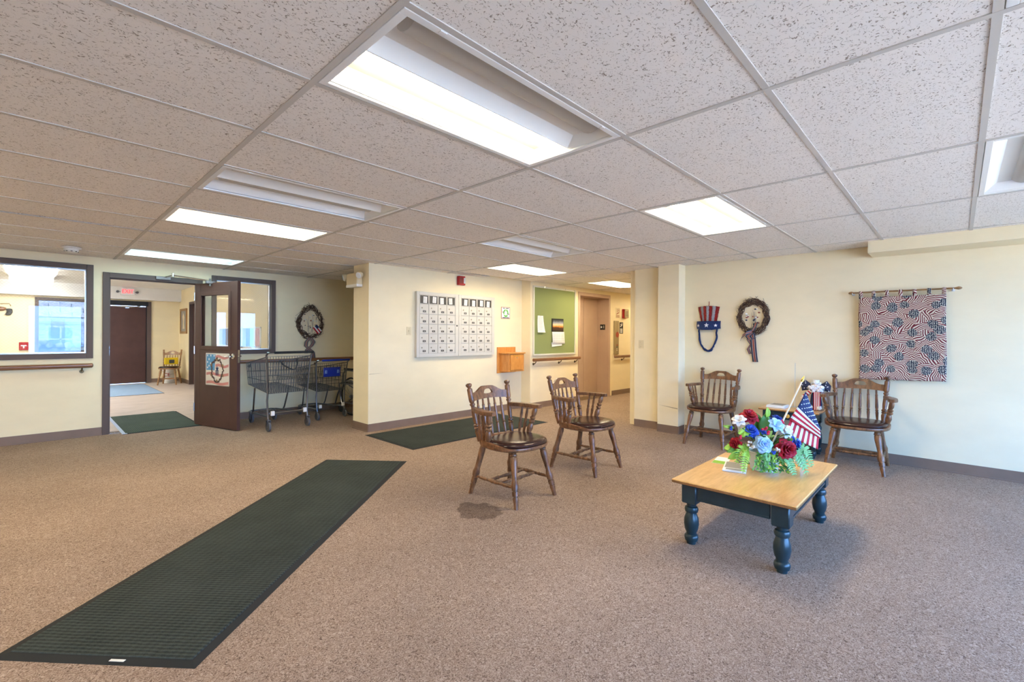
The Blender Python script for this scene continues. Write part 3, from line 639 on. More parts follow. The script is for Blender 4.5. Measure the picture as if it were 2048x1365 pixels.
# wooden drop box
t = thing('drop_box', 'golden oak drop box with lock on a backboard beside the mailboxes', 'drop box', (5.435, YM, .645))
mb = MB(); mb.box((0, -.018, 0), (.445, 0, .44)); mb.build('backboard', 'oak_box', t, bev=.003)
mb = MB(); mb.box((.055, -.235, .03), (.075, -.018, .33)); mb.box((.405, -.235, .03), (.425, -.018, .33)); mb.box((.075, -.235, .03), (.405, -.018, .05)); mb.box((.075, -.228, .05), (.405, -.215, .33)); mb.build('body', 'oak_box', t, bev=.002)
mb = MB(); mb.bevbox((.035, -.26, .33), (.44, -.018, .35), .004); mb.build('lid', 'oak_box', t)
mb = MB(); mb.bevbox((.085, -.245, .055), (.395, -.229, .315), .004); o = mb.build('door', 'oak_box', t)
mb = MB(); mb.lathe((.24, -.245, .265), (.24, -.253, .265), [(0, .013), (1, .010)], 12); mb.build('lock', 'nickel', o, True)
mb = MB(); mb.box((.15, -.248, .293), (.33, -.245, .305)); mb.build('slot_plate', 'brass', o)

# ------------------------------------------------------------------ bulletin board
t = thing('bulletin_board', 'large green cork bulletin board in a pale frame', 'bulletin board', (6.10, YB, .93))
bw, bh = 1.245, 1.235
frame_x(MB(), 0, bw, 0, bh, -.03, 0, .028).build('frame', 'board_frame', t, bev=.004)
mb = MB(); mb.box((.02, -.014, .02), (bw - .02, -.002, bh - .02)); mb.build('cork', 'board_green', t)
mb = MB()
for x in (.3, .92, 1.18): mb.box((x - .015, -.034, bh - .02), (x + .015, -.03, bh + .004))
mb.build('clip', 'nickel', t)
t = thing('paper_sheet', 'white typed notice sheet pinned to the green board', 'paper', (6.30, YB - .015, 1.64))
mb = MB(); mb.grid(lambda u, v: ((u - .5) * (.15 + .06 * v), -.002 - .03 * v * v, -v * .30), 4, 6); o = mb.build('sheet', 'paper', t, True)
mb = MB()
for k in range(9): mb.box((-.06, -.0045 - .03 * (.1 + k * .09) ** 2, -.03 - k * .027), (.05 - .01 * (k % 3), -.0035 - .03 * (.1 + k * .09) ** 2, -.027 - k * .027))
mb.build('print_lines', 'photo_grey', o)
mb = MB(); mb.ball((0, -.006, -.008), .006); mb.build('pin', 'nickel', t, True)
t = thing('wall_calendar', 'wall calendar with sunset picture pinned to the green board', 'calendar', (6.80, YB - .015, 1.60))
mb = MB(); mb.box((-.185, -.006, -.245), (.165, 0, 0)); mb.build('cover_back', 'black', t)
mb = MB(); mb.box((-.155, -.008, -.225), (.155, -.006, -.025)); mb.build('picture', 'sunset_print', t)
mb = MB(); mb.grid(lambda u, v: (-.175 + u * .36 + v * .0, -.008 - .018 * v, -.245 - v * .22), 3, 4); o = mb.build('month_page', 'paper', t, True, solid=.002)
mb = MB()
for k in range(1, 5): z = -.245 - k * .04; mb.box((-.165, -.0125 - .018 * k * .18, z), (.175, -.0115 - .018 * k * .18, z + .002))
for k in range(1, 7): x = -.175 + k * .051; mb.add([(x, -.0118, -.275), (x + .002, -.0118, -.275), (x + .002, -.028, -.455), (x, -.028, -.455)], [(0, 1, 2, 3)])
mb.build('ruling', 'photo_grey', o)
mb = MB(); mb.grid(lambda u, v: (-.19 + u * .30, -.006 - .01 * v, -.44 - v * .08 + .02 * u), 2, 2); mb.build('loose_page', 'paper', t, solid=.002)

# ------------------------------------------------------------------ elevator
el = bpy.data.objects.new('door_2', None); col.objects.link(el); struct(el); el.location = (EX0, YB, 0)
ew = EX1 - EX0; DEP = .33
mb = MB(); mb.box((0, -.012, 0), (.06, DEP, EZ)); mb.box((ew - .06, -.012, 0), (ew, DEP, EZ)); mb.box((.06, -.012, EZ - .07), (ew - .06, DEP, EZ)); mb.build('jamb', 'elevator', el, bev=.003)
mb = MB(); mb.box((.06, DEP - .05, 0), (ew * .5, DEP - .02, EZ - .07)); mb.build('door_panel', 'elevator', el)
mb = MB(); mb.box((ew * .5 + .004, DEP - .052, 0), (ew - .06, DEP - .02, EZ - .07)); mb.build('door_panel', 'elevator', el)
mb = MB(); mb.box((.06, -.01, 0), (ew - .06, DEP, .004)); mb.build('sill', 'brushed', el)
t = thing('floor_sign', 'small black elevator plate with white star and 1 on the jamb', 'sign', (EX1 - .06, YB + .145, 1.475))
mb = MB(); mb.box((-.004, -.062, -.058), (0, .062, .058)); mb.build('plate', 'black', t)
mb = MB(); mb.prism(star_poly((-.028, 0), .03), lambda a, b, d: (-.004 - d, -a, b), 0, .002); mb.build('star', 'white', t)
lettering('1', .085, (-.005, -.03, 0), (PI / 2, 0, -PI / 2), 'white', t, 'numeral')
t = thing('elevator_call_panel', 'tall brushed metal elevator call panel with red emblem', 'call panel', (8.86, YB, .885))
mb = MB(); mb.bevbox((-.095, -.02, 0), (.095, 0, .73), .004); mb.build('panel', 'brushed', t)
mb = MB(); mb.lathe((.03, -.02, .43), (.03, -.022, .43), [(0, .062), (1, .062)], 20); mb.build('emblem', 'ribbon_rust', t)
for z, m in ((.17, 'red_plastic'), (.13, 'mail_dark'), (.09, 'nickel'), (.05, 'nickel')):
    mb = MB(); mb.lathe((.02, -.02, z + .03), (.02, -.026, z + .03), [(0, .017), (1, .014)], 12); mb.build('button', m, t, True)
t = thing('no_fire_sign', 'small white sign with red figure above the elevator call panel', 'sign', (8.93, YB, 1.80))
mb = MB(); mb.box((-.085, -.003, -.125), (.085, 0, .105)); mb.build('plate', 'plate_beige', t)
mb = MB(); mb.prism([(-.06, -.045), (.02, -.02), (.06, .0), (.06, .015), (-.06, -.03)], lambda a, b, d: (a, -.003 - d, b), 0, .001); mb.prism([(-.03, 0), (-.015, 0), (-.015, .08), (-.03, .08)], lambda a, b, d: (a, -.003 - d, b), 0, .001); mb.prism([(.03, .03), (.06, .02), (.05, .085), (.04, .085)], lambda a, b, d: (a, -.003 - d, b), 0, .001)
for k in range(3): mb.box((-.07, -.004, -.07 - k * .018), (.07, -.003, -.062 - k * .018))
mb.build('red_print', 'ribbon_rust', t)
t = thing('stair_sign', 'black sign with white stair figure beside the call panel', 'sign', (9.08, YB, 1.465))
mb = MB(); mb.box((-.075, -.004, -.125), (.075, 0, .125)); mb.build('plate', 'black', t)
mb = MB(); fs2 = lambda a, b, d: (a, -.004 - d, b)
mb.prism([(-.05, .03), (-.02, .02), (.02, .055), (.05, .06), (.05, .07), (.01, .07), (-.03, .035), (-.05, .04)], fs2, 0, .001); mb.prism([(-.03, .06), (-.01, .05), (-.005, .09), (-.025, .09)], fs2, 0, .001); mb.prism([(.02, .075), (.04, .075), (.045, .105), (.02, .105)], fs2, 0, .001)
for k in range(5): mb.prism([(-.05, -.015 - k * .02), (.05, -.015 - k * .02), (.05, -.027 - k * .02), (-.05, -.027 - k * .02)], fs2, 0, .001)
mb.build('white_print', 'white', t)

# ------------------------------------------------------------------ mats
def floor_mat(name, label, cx_, cy_, L, W_, rz, m, edge=.035, side='rubber', z=.010):
    t = thing(name, label, 'mat', (cx_, cy_, 0), rz)
    mb = MB(); a, b = L / 2, W_ / 2; c, d = a - edge, b - edge
    mb.add([(-a, -b, .0005), (a, -b, .0005), (a, b, .0005), (-a, b, .0005), (-c, -d, z * .6), (c, -d, z * .6), (c, d, z * .6), (-c, d, z * .6)], [(0, 1, 5, 4), (1, 2, 6, 5), (2, 3, 7, 6), (3, 0, 4, 7), (3, 2, 1, 0), (4, 5, 6, 7)]); mb.build('rubber_edge', side, t)
    mb = MB(); mb.bevbox((-c, -d, .003), (c, d, z), .003); mb.build('pile', m, t)
    return t
RZ = math.atan2(4.01 - 2.107, 2.631 - .446)
def corner_mid(*p): return (sum(q[0] for q in p) / len(p), sum(q[1] for q in p) / len(p))
mcx, mcy = corner_mid((2.081, 4.664), (2.631, 4.01), (.446, 2.107), (-.085, 2.70))
rm = floor_mat('runner_mat', 'long charcoal ribbed runner mat lying diagonally on the carpet', mcx, mcy, 2.93, .835, RZ, 'mat_green', .04)
mb = MB(); mb.box((-1.452, -.12, .0055), (-1.440, -.06, .0068)); mb.build('label_tag', 'bezel', rm)
floor_mat('entrance_mat', 'dark green rectangular mat lying along the mailbox wall', 4.13, 4.90, 2.36, 1.08, 0, 'mat_green', .035)

# ------------------------------------------------------------------ armchairs
LEG = [(0, .015), (.10, .016), (.16, .020), (.20, .020), (.205, .016), (.22, .016), (.225, .022), (.30, .023), (.305, .018), (.32, .018), (.325, .024), (.40, .027), (.46, .022), (.50, .017), (.62, .020), (.80, .026), (.88, .024), (.90, .020), (.915, .025), (.93, .025), (.945, .020), (1, .018)]; LEG = [(q, r * 1.12) for q, r in LEG]
LEGB = [(0, .016), (.12, .017), (.2, .021), (.205, .017), (.225, .017), (.23, .022), (.34, .022), (.345, .018), (.36, .018), (.365, .024), (.45, .028), (.52, .021), (.7, .021), (.9, .024), (1, .018)]; LEGB = [(q, r * 1.12) for q, r in LEGB]
STR = [(0, .008), (.12, .010), (.2, .013), (.22, .010), (.25, .014), (.28, .010), (.4, .012), (.46, .016), (.5, .011), (.54, .016), (.6, .012), (.72, .010), (.75, .014), (.78, .010), (.8, .013), (.88, .010), (1, .008)]; STR = [(q, r * 1.15) for q, r in STR]
SPN = [(0, .007), (.15, .009), (.30, .012), (.34, .009), (.36, .013), (.39, .009), (.45, .012), (.7, .010), (.8, .009), (.82, .011), (.84, .008), (1, .007)]; SPN = [(q, r * 1.15) for q, r in SPN]
POST = [(0, .014), (.08, .016), (.16, .021), (.21, .016), (.225, .022), (.25, .016), (.26, .022), (.28, .023), (.30, .016), (.40, .019), (.52, .018), (.60, .014), (.625, .021), (.645, .021), (.655, .014), (.68, .020), (.72, .022), (.90, .021), (.915, .013), (.925, .013), (.945, .021), (.965, .025), (.985, .023), (1, .012)]; POST = [(q, r * 1.06) for q, r in POST]
APOST = [(0, .011), (.1, .015), (.3, .023), (.42, .018), (.46, .013), (.50, .022), (.55, .022), (.58, .014), (.62, .021), (.66, .021), (.69, .013), (.78, .019), (.88, .019), (1, .011)]; APOST = [(q, r * 1.15) for q, r in APOST]
ASP = [(0, .006), (.2, .010), (.4, .013), (.48, .008), (.52, .012), (.58, .008), (.7, .010), (1, .007)]; ASP = [(q, r * 1.15) for q, r in ASP]
def seat_outline(hw, d0, d1, n=36, p=2.6):
    out = []
    for k in range(n):
        q = 2 * PI * k / n; c, s = math.cos(q), math.sin(q)
        x = hw * math.copysign(abs(c) ** (2 / p), c); y = (d1 if s > 0 else d0) * math.copysign(abs(s) ** (2 / p), s)
        x *= 1 - .06 * (y > 0) * y / d1
        out.append((x, y))
    return out
def armchair(label, wood='chair_wood', arms=True, name='armchair', group='spindle chairs in the lobby'):
    t = thing(name, label, 'chair', (0, 0, 0), 0, group); SZ = .399
    OL = seat_outline(.262, .262, .245); n = len(OL)
    mb = MB(); V = []
    for z, s in ((SZ, .93), (SZ + .008, .985), (SZ + .022, 1.0), (SZ + .030, .99)): V += [(p[0] * s, p[1] * s, z) for p in OL]
    mb.add(V, [(h * n + i, h * n + (i + 1) % n, (h + 1) * n + (i + 1) % n, (h + 1) * n + i) for h in range(3) for i in range(n)] + [tuple(range(n - 1, -1, -1)), tuple(3 * n + i for i in range(n))]); mb.build('seat', wood, t, True)
    mb = MB(); V = []; seg = [i for i in range(n + 1) if True]; ring = []
    for k in range(-4, 23):
        p = OL[k % n]; nx = p[0]; ny = p[1]; ring.append(p)
    m_ = len(ring)
    for i, p in enumerate(ring):
        e = min(i, m_ - 1 - i) / 4; hgt = .030 * min(1, e)
        for (sc2, dz) in ((1.0, .0), (1.0, hgt * .8), (.97, hgt), (.86, hgt), (.83, hgt * .7), (.83, .0)): V.append((p[0] * sc2, p[1] * sc2, SZ + .027 + dz))
    mb.add(V, [(i * 6 + a, i * 6 + (a + 1) % 6, (i + 1) * 6 + (a + 1) % 6, (i + 1) * 6 + a) for i in range(m_ - 1) for a in range(6)]); mb.build('seat_rim', wood, t, True)
    mb = MB(); V = []; OC = seat_outline(.246, .258, .150)
    for z, s in ((0, .97), (.014, 1.0), (.026, .985), (.036, .93), (.042, .8), (.045, .45), (.045, .12)): V += [(p[0] * s, p[1] * s - .004, SZ + .030 + z) for p in OC]
    L = 7; mb.add(V, [(h * n + i, h * n + (i + 1) % n, (h + 1) * n + (i + 1) % n, (h + 1) * n + i) for h in range(L - 1) for i in range(n)] + [tuple((L - 1) * n + i for i in range(n))]); mb.build('cushion', 'leather', t, True)
    LP = {}
    for sx in (-1, 1):
        for sy in (-1, 1):
            p0 = Vector((sx * .225, sy * .255, 0)); p1 = Vector((sx * .165, sy * .165, SZ + .006)); LP[(sx, sy)] = (p0, p1)
            mb = MB(); mb.lathe(p0, p1, LEG if sy < 0 else LEGB, 14); mb.build('leg', wood, t, True)
    ctr = {}
    for sx in (-1, 1):
        a = LP[(sx, -1)][0].lerp(LP[(sx, -1)][1], .36); b = LP[(sx, 1)][0].lerp(LP[(sx, 1)][1], .36)
        mb = MB(); mb.lathe(a, b, STR, 10); mb.build('side_stretcher', wood, t, True); ctr[sx] = (a.lerp(b, .36), a.lerp(b, .64))
    for k in (0, 1):
        mb = MB(); mb.lathe(ctr[-1][k], ctr[1][k], STR, 10); mb.build('cross_stretcher', wood, t, True)
    ZT_ = .888; bt = {}
    for sx in (-1, 1):
        p0 = Vector((sx * .190, .190, SZ + .028)); p1 = Vector((sx * .222, .292, ZT_)); bt[sx] = (p0, p1)
        mb = MB(); mb.lathe(p0, p1, POST, 14); mb.build('back_post', wood, t, True)
    # crest rail with a hand hole, slightly bowed
    def cr(u, z): # u -1..1, z height
        k = (z - SZ) / (ZT_ - SZ); return (u * .205, .190 + .102 * k + .030 * (1 - u * u), z)
    top = lambda u: .812 + .042 * (1 - (lambda q: q * q * (3 - 2 * q))(min(1, max(0, (abs(u) - .22) / .58)))) - .006 * u * u
    bot = lambda u: .742 + .010 * (1 - u * u)
    mb = MB(); nu = 48; hole = lambda u: max(0, 1 - abs(u / .24) ** 3) ** .5
    for fy in (-.010, .010):
        V = []
        for i in range(nu + 1):
            u = -1 + 2 * i / nu; b_, t_ = bot(u), top(u); hc = .796; hh = .033 * hole(u)
            for z in (b_, hc - hh * .25, hc + hh, t_): p = cr(u, z); V.append((p[0], p[1] + fy, p[2]))
        F = []
        for i in range(nu):
            F.append((i * 4, i * 4 + 4, i * 4 + 5, i * 4 + 1)); F.append((i * 4 + 2, i * 4 + 6, i * 4 + 7, i * 4 + 3))
        mb.add(V, F if fy < 0 else [tuple(reversed(f)) for f in F])
    o = (nu + 1) * 4; ex = []
    for i in range(nu):
        for k, fl in ((0, 1), (1, 0), (2, 1), (3, 0)):
            f = (i * 4 + k, i * 4 + 4 + k, o + i * 4 + 4 + k, o + i * 4 + k); ex.append(f if not fl else tuple(reversed(f)))
    mb.f += ex; mb.m += [0] * len(ex); mb.build('crest_rail', wood, t, False)
    for k in range(5):
        u = -.64 + k * .32; b0 = Vector((u * .225, .205 + .022 * (1 - u * u), SZ + .026)); q = cr(u, bot(u) + .008)
        mb = MB(); mb.lathe(b0, q, SPN, 8); mb.build('spindle', wood, t, True)
    if arms:
        for sx in (-1, 1):
            AZ = .672
            k = (AZ - SZ - .028) / (ZT_ - SZ - .028); pp = bt[sx][0].lerp(bt[sx][1], k)
            path = [(pp.x + sx * .004, pp.y - .004), (sx * .256, .13), (sx * .274, .06), (sx * .277, .0), (sx * .270, -.042)]; wd = [.022, .027, .030, .034, .029]
            mb = MB(); V = []
            sm = []
            for i in range(len(path) - 1):
                for s_ in range(4): f_ = s_ / 4; sm.append((path[i][0] * (1 - f_) + path[i + 1][0] * f_, path[i][1] * (1 - f_) + path[i + 1][1] * f_, wd[i] * (1 - f_) + wd[i + 1] * f_))
            sm.append((*path[-1], wd[-1])); sm.append((path[-1][0], path[-1][1] - .018, .018))
            for (x, y, q) in sm:
                for (dx, dz) in ((-1, -.015), (1, -.015), (1.08, 0), (1, .015), (-1, .015), (-1.08, 0)): V.append((x + dx * q, y, AZ + dz + .012))
            m_ = len(sm); mb.add(V, [(i * 6 + a, i * 6 + (a + 1) % 6, (i + 1) * 6 + (a + 1) % 6, (i + 1) * 6 + a) for i in range(m_ - 1) for a in range(6)] + [tuple(range(5, -1, -1)), tuple((m_ - 1) * 6 + a for a in range(6))]); mb.build('arm', wood, t, True)
            mb = MB(); mb.lathe((sx * .228, .045, SZ + .026), (sx * .272, -.008, AZ + .003), APOST, 12); mb.build('arm_post', wood, t, True)
            for (ya, yb) in ((.095, .075), (.14, .13)):
                mb = MB(); mb.lathe((sx * (.235 - .1 * (ya - .02)), ya, SZ + .026), (sx * (.275 - .16 * (yb)), yb, AZ + .003), ASP, 8); mb.build('arm_spindle', wood, t, True)
    return t
c1 = armchair('brown spindle-back armchair with leather seat standing beside the carpet stain'); c1.location = (2.70, 2.585, 0); c1.rotation_euler = (0, 0, R(0))
def chair_copy(label, loc, rz):
    c = dup(c1); c['label'] = label; c.location = loc; c.rotation_euler = (0, 0, rz); return c
chair_copy('brown spindle-back armchair with leather seat standing apart, in front of the elevator', (3.76, 2.61, 0), R(1))
chair_copy('brown spindle-back armchair below the striped hat decoration on the wall', (5.665, 2.125, 0), R(-90))
chair_copy('brown spindle-back armchair below the flag tapestry, right by the end table', (5.68, .715, 0), R(-88))

# ------------------------------------------------------------------ coffee table and end table
TLEG = [(0, .030), (.07, .032), (.08, .042), (.16, .047), (.22, .042), (.24, .034), (.28, .034), (.36, .044), (.50, .050), (.62, .047), (.74, .035), (.76, .032), (.78, .042), (.85, .046), (.90, .040), (.915, .030), (1, .032)]
def turned_table(name, label, x0, x1, y0, y1, zt, leg, apron, top_th=.022, ov=.05, drawer=None, lr=1.0, block=.09):
    t = thing(name, label, 'table', ((x0 + x1) / 2, (y0 + y1) / 2, 0)); a, b = (x1 - x0) / 2, (y1 - y0) / 2
    mb = MB(); mb.bevbox((-a, -b, zt - top_th), (a, b, zt), .005); o = mb.build('table_top', ['maple', 'maple_edge'], t)
    for p in o.data.polygons: p.material_index = 0 if p.normal.z > .3 else 1
    zb = zt - top_th; bl = block
    for sx in (-1, 1):
        for sy in (-1, 1):
            cx_, cy_ = sx * (a - ov - bl / 2), sy * (b - ov - bl / 2); zl = zb - leg
            mb = MB(); mb.lathe((cx_, cy_, 0), (cx_, cy_, zl), [(q, r * lr) for q, r in TLEG], 18)
            mb.bevbox((cx_ - bl / 2, cy_ - bl / 2, zl), (cx_ + bl / 2, cy_ + bl / 2, zb), .006); mb.build('leg', 'teal_paint', t, True)
    ia, ib = a - ov - .008, b - ov - .008; zl = zb - apron
    for s in (-1, 1):
        mb = MB(); mb.box((-ia + bl, s * ib - s * .02, zl), (ia - bl, s * ib, zb)) if s > 0 else mb.box((-ia + bl, s * ib, zl), (ia - bl, s * ib + .02, zb)); e = s * (ib + .003)
        mb.box((-ia + bl, min(s * ib, e), zl), (ia - bl, max(s * ib, e), zl + .012)); mb.build('apron', 'teal_paint', t)
        mb = MB(); mb.box((min(s * ia, s * ia - s * .02), -ib + bl, zl), (max(s * ia, s * ia - s * .02), ib - bl, zb)); e = s * (ia + .003)
        mb.box((min(s * ia, e), -ib + bl, zl), (max(s * ia, e), ib - bl, zl + .012)); mb.build('apron', 'teal_paint', t)
    return t, ia, ib, zb, zl
ct, ia, ib, zb, zl = turned_table('coffee_table', 'low maple-topped coffee table with dark green turned legs', 2.755, 3.885, .595, 1.275, .40, .125, .095, .022, .045, lr=.9)
mb = MB(); mb.add([(-ia - .0035, -.24, zl + .045), (-ia - .0035, -.225, zl + .045), (-ia - .0035, -.22, zl + .052), (-ia - .0035, -.238, zl + .053)], [(0, 1, 2, 3)]); mb.build('paint_chip', 'plate_beige', ct)
mb = MB(); mb.ball((-ia + .04 , -ib + .038, .13), .006, 6, 4, (.2, 2.5, .5)); 
et, ia2, ib2, zb2, zl2 = turned_table('end_table', 'small maple-topped end table with dark green legs against the wall', 5.665, 6.06, 1.03, 1.61, .49, .125, .09, .02, .035, lr=.8, block=.07)
mb = MB(); mb.box((-ia2 - .008, -ib2 + .10, zl2 + .012), (-ia2 + .01, ib2 - .10, zb2 - .008)); dr = mb.build('drawer_front', 'teal_paint', et, bev=.003)
mb = MB(); mb.lathe((-ia2 - .008, 0, (zl2 + zb2) / 2), (-ia2 - .045, 0, (zl2 + zb2) / 2), [(0, .010), (.3, .010), (.5, .021), (.85, .021), (1, .010)], 16); mb.build('knob', 'knob_wood', dr, True)
mb = MB(); mb.ball((-ia2 + .035 - .031, -ib2 + .035, .20), .006, 6, 4, (.3, 2.2, .6)); mb.build('paint_chip', 'plate_beige', et)

# papers on the tables
t = thing('leaflet', 'green and white leaflet lying on the coffee table', 'leaflet', (3.405, 1.205, .4003), R(8))
mb = MB(); mb.box((-.10, -.045, 0), (.10, .045, .002)); mb.build('sheet', 'paper', t)
mb = MB(); mb.box((-.098, -.043, .002), (-.02, .043, .0026)); mb.build('green_band', 'green_card', t)
t = thing('magazine', 'open-faced grey photo magazine on the coffee table beside the pot', 'magazine', (3.275, 1.07, .4003), R(14))
mb = MB(); mb.bevbox((-.115, -.07, 0), (.115, .07, .012), .003); mb.build('pages', 'paper', t)
mb = MB(); mb.box((-.05, -.06, .012), (.105, .06, .0128)); mb.box((-.10, -.055, .012), (-.065, .05, .0127)); mb.build('cover_photo', 'photo_grey', t)
t = thing('notebook', 'dark notebook tucked under the flower pot on the coffee table', 'book', (3.52, 1.09, .4003), R(20))
mb = MB(); mb.bevbox((-.09, -.05, 0), (.09, .05, .010), .002); mb.build('cover', 'mail_dark', t)
t = thing('picture_book', 'upright small book with lettered spine standing behind the flower pot', 'book', (3.70, .80, .4003), R(30))
mb = MB(); mb.bevbox((-.085, -.012, 0), (.085, .012, .10), .002); mb.build('cover', 'white', t)
mb = MB(); mb.box((-.075, -.0135, .01), (.075, -.012, .05)); mb.build('dark_band', 'mail_dark', t)
mb = MB(); mb.box((-.075, -.0135, .055), (.075, -.012, .09)); mb.build('red_band', 'alarm_red', t)
t = thing('bound_papers', 'stack of white papers with grey photo on the end table', 'papers', (5.87, 1.46, .4903), R(-4))
mb = MB(); mb.bevbox((-.105, -.095, 0), (.105, .095, .014), .002); mb.build('lower_pad', 'paper', t)
mb = MB(); mb.bevbox((-.10, -.08, .014), (.10, .09, .026), .002); mb.build('upper_pad', 'paper', t)
mb = MB(); mb.box((-.05, -.06, .026), (.09, .07, .0268)); mb.build('photo', 'photo_grey', t)
# clear sign holder
t = thing('acrylic_sign_holder', 'empty clear acrylic sign holder standing on the end table', 'sign holder', (6.0, 1.318, .4903))
mb = MB(); mb.box((-.03, -.002, 0), (.0, .002, .50)); mb.build('clear_sheet', 'glass', t)
mb = MB(); mb.box((-.033, -.002, 0), (-.03, .002, .50)); mb.box((-.033, -.04, 0), (.03, .04, .003)); mb.build('edge', 'acrylic_edge', t)

# ------------------------------------------------------------------ flower arrangement
PX_, PY_, PZ_ = 3.385, .925, .4003
fa = thing('flower_arrangement', 'white pot of red, white and blue artificial roses with ferns on the coffee table', 'flower arrangement', (PX_, PY_, PZ_))
mb = MB(); mb.lathe((0, 0, 0), (0, 0, .125), [(0, .078), (.04, .083), (.1, .082), (.9, .100), (.95, .108), (1.0, .108), (1.0, .098), (.9, .094)], 28, False); mb.add([(.078 * math.cos(k * PI / 12), .078 * math.sin(k * PI / 12), .001) for k in range(24)], [tuple(range(23, -1, -1))]); mb.build('pot', 'pot', fa, True)
mb = MB(); mb.lathe((0, 0, .09), (0, 0, .105), [(0, .094), (1, .05)], 20); mb.build('foam', 'leaf_dark', fa)
CR, CU = Vector((math.cos(YAW), -math.sin(YAW), 0)), Vector((0, 0, 1))       # directions across and up as one stands before the table
CF = Vector((math.sin(YAW), math.cos(YAW), 0))
def P3(a, z, d=0.0): return CR * a + CU * z + CF * d
def petal(mb, c, n_, side, length, width, curl, cup):
    n_ = n_.normalized(); side = side.normalized(); w_ = n_.cross(side)
    def f(u, v):
        uu = (u - .5) * 2; wd = width * (math.sin(PI * min(1, .18 + v * .78)) ** .6)
        return c + side * (v * length) + w_ * (uu * wd * .5) + n_ * (cup * length * math.sin(v * PI * .5) ** 1.5 - curl * length * max(0, v - .65) * 1.6 + .12 * width * uu * uu)
    mb.grid(f, 4, 4)
def rose(c, d, r, m, seed=0):
    rnd = random.Random(seed); d = d.normalized(); a = d.orthogonal().normalized(); b = d.cross(a); mb = MB()
    for L, (k, ln, wd, cup, curl, off) in enumerate(((6, 1.05, 1.0, .25, .5, -.25), (5, .8, .85, .7, .35, -.1), (4, .55, .65, 1.1, .2, .05), (3, .32, .45, 1.7, .05, .15))):
        for i in range(k):
            q = 2 * PI * (i + .37 * L) / k + rnd.uniform(-.15, .15)
            petal(mb, c + d * (r * off), d, a * math.cos(q) + b * math.sin(q), r * ln, r * wd, curl, cup)
    return mb.build('rose', m, fa, True, solid=.0012)
def blossom(c, d, r, m, k=7, seed=0):
    rnd = random.Random(seed); d = d.normalized(); a = d.orthogonal().normalized(); b = d.cross(a); mb = MB()
    for i in range(k):
        q = 2 * PI * i / k; petal(mb, c, d, a * math.cos(q) + b * math.sin(q), r, r * .75, .35, .45 + rnd.uniform(-.1, .1))
    for i in range(4):
        q = 2 * PI * i / 4 + .4; petal(mb, c + d * .006, d, a * math.cos(q) + b * math.sin(q), r * .6, r * .6, .1, 1.0)
    return mb.build('blossom', m, fa, True, solid=.0012)
# (a across, z above table, depth toward/away, facing)
rose(P3(-.09, .345, .02), Vector((-.1, -.1, 1)) - CF * .5, .062, 'rose_red', 1)
rose(P3(.075, .165, -.125), -CF + CU * .25 + CR * .05, .068, 'rose_red', 2)
rose(P3(-.205, .175, -.03), -CR - CF * .5, .045, 'rose_red', 3)
rose(P3(-.07, .195, -.12), -CF + CU * .35 - CR * .2, .058, 'flower_sky', 4)
rose(P3(-.115, .265, -.05), -CF * .8 + CU * .8 - CR * .2, .050, 'flower_blue', 5)
blossom(P3(-.165, .315, .0), CU * .8 - CF * .6 - CR * .5, .048, 'flower_white', 7, 6)
blossom(P3(.045, .300, -.05), CU * .6 - CF * .8, .052, 'flower_sky', 7, 7)
blossom(P3(.11, .255, -.04), CU * .4 - CF * .7 + CR * .3, .05, 'flower_white', 7, 8)
rose(P3(.16, .185, -.07), CR * .8 - CF * .7 + CU * .1, .050, 'flower_blue', 9)
rose(P3(.115, .315, .06), CU - CF * .2 + CR * .4, .048, 'flower_blue', 10)
blossom(P3(-.02, .245, -.02), CU - CF * .6, .030, 'flower_blue', 5, 11)
blossom(P3(.165, .235, .02), CR + CU * .5, .045, 'flower_white', 6, 12)
for i, (a, z, d, m) in enumerate(((-.03, .285, -.06, 'rose_pink'), (-.022, .262, -.075, 'rose_pink'), (.11, .315, -.01, 'rose_pink'), (.04, .14, -.13, 'rose_pink'), (-.19, .225, -.06, 'rose_pink'), (-.145, .19, -.09, 'flower_white'), (-.12, .165, -.11, 'flower_white'), (-.01, .15, -.13, 'flower_blue'), (.13, .285, -.05, 'flower_white'), (.02, .16, -.135, 'flower_white'), (-.215, .275, 0, 'flower_blue'))):
    mb = MB()
    for k in range(5): mb.ball(P3(a + random.uniform(-.012, .012), z + random.uniform(-.012, .012), d + random.uniform(-.01, .01)), .008, 6, 4)
    mb.build('berry_cluster', m, fa, True)
def leaf(c, side, n_, L, W_, m):
    mb = MB(); side = side.normalized(); n_ = n_.normalized(); w_ = side.cross(n_)
    mb.grid(lambda u, v: c + side * (v * L) + w_ * ((u - .5) * W_ * math.sin(PI * min(1, .06 + v * .94)) ** .8) + n_ * (.12 * L * math.sin(v * PI) + .2 * W_ * abs(u - .5)), 4, 6); return mb.build('leaf', m, fa, True, solid=.001)
leaf(P3(0, .22, .03), CU + CR * .15, -CF, .15, .09, 'leaf_mid'); leaf(P3(-.02, .25, .05), CU - CR * .1, -CF, .12, .07, 'leaf_mid'); leaf(P3(-.17, .14, -.04), -CR - CU * .2, -CF + CU, .10, .05, 'leaf_mid'); leaf(P3(.05, .21, -.05), CR * .5 + CU * .3 - CF * .4, CU, .09, .06, 'leaf_dark')
leaf(P3(-.19, .27, .02), -CR + CU * .2, -CF, .08, .025, 'leaf_lime'); leaf(P3(.03, .34, .02), CU, -CF, .07, .035, 'leaf_lime'); leaf(P3(-.19, .13, -.05), -CR * .8 - CU * .5, -CF, .09, .05, 'leaf_lime'); leaf(P3(-.20, .14, -.02), -CR, -CF + CU, .08, .05, 'leaf_lime'); leaf(P3(-.05, .19, -.08), CU * .3 - CF, CU, .08, .05, 'leaf_dark')
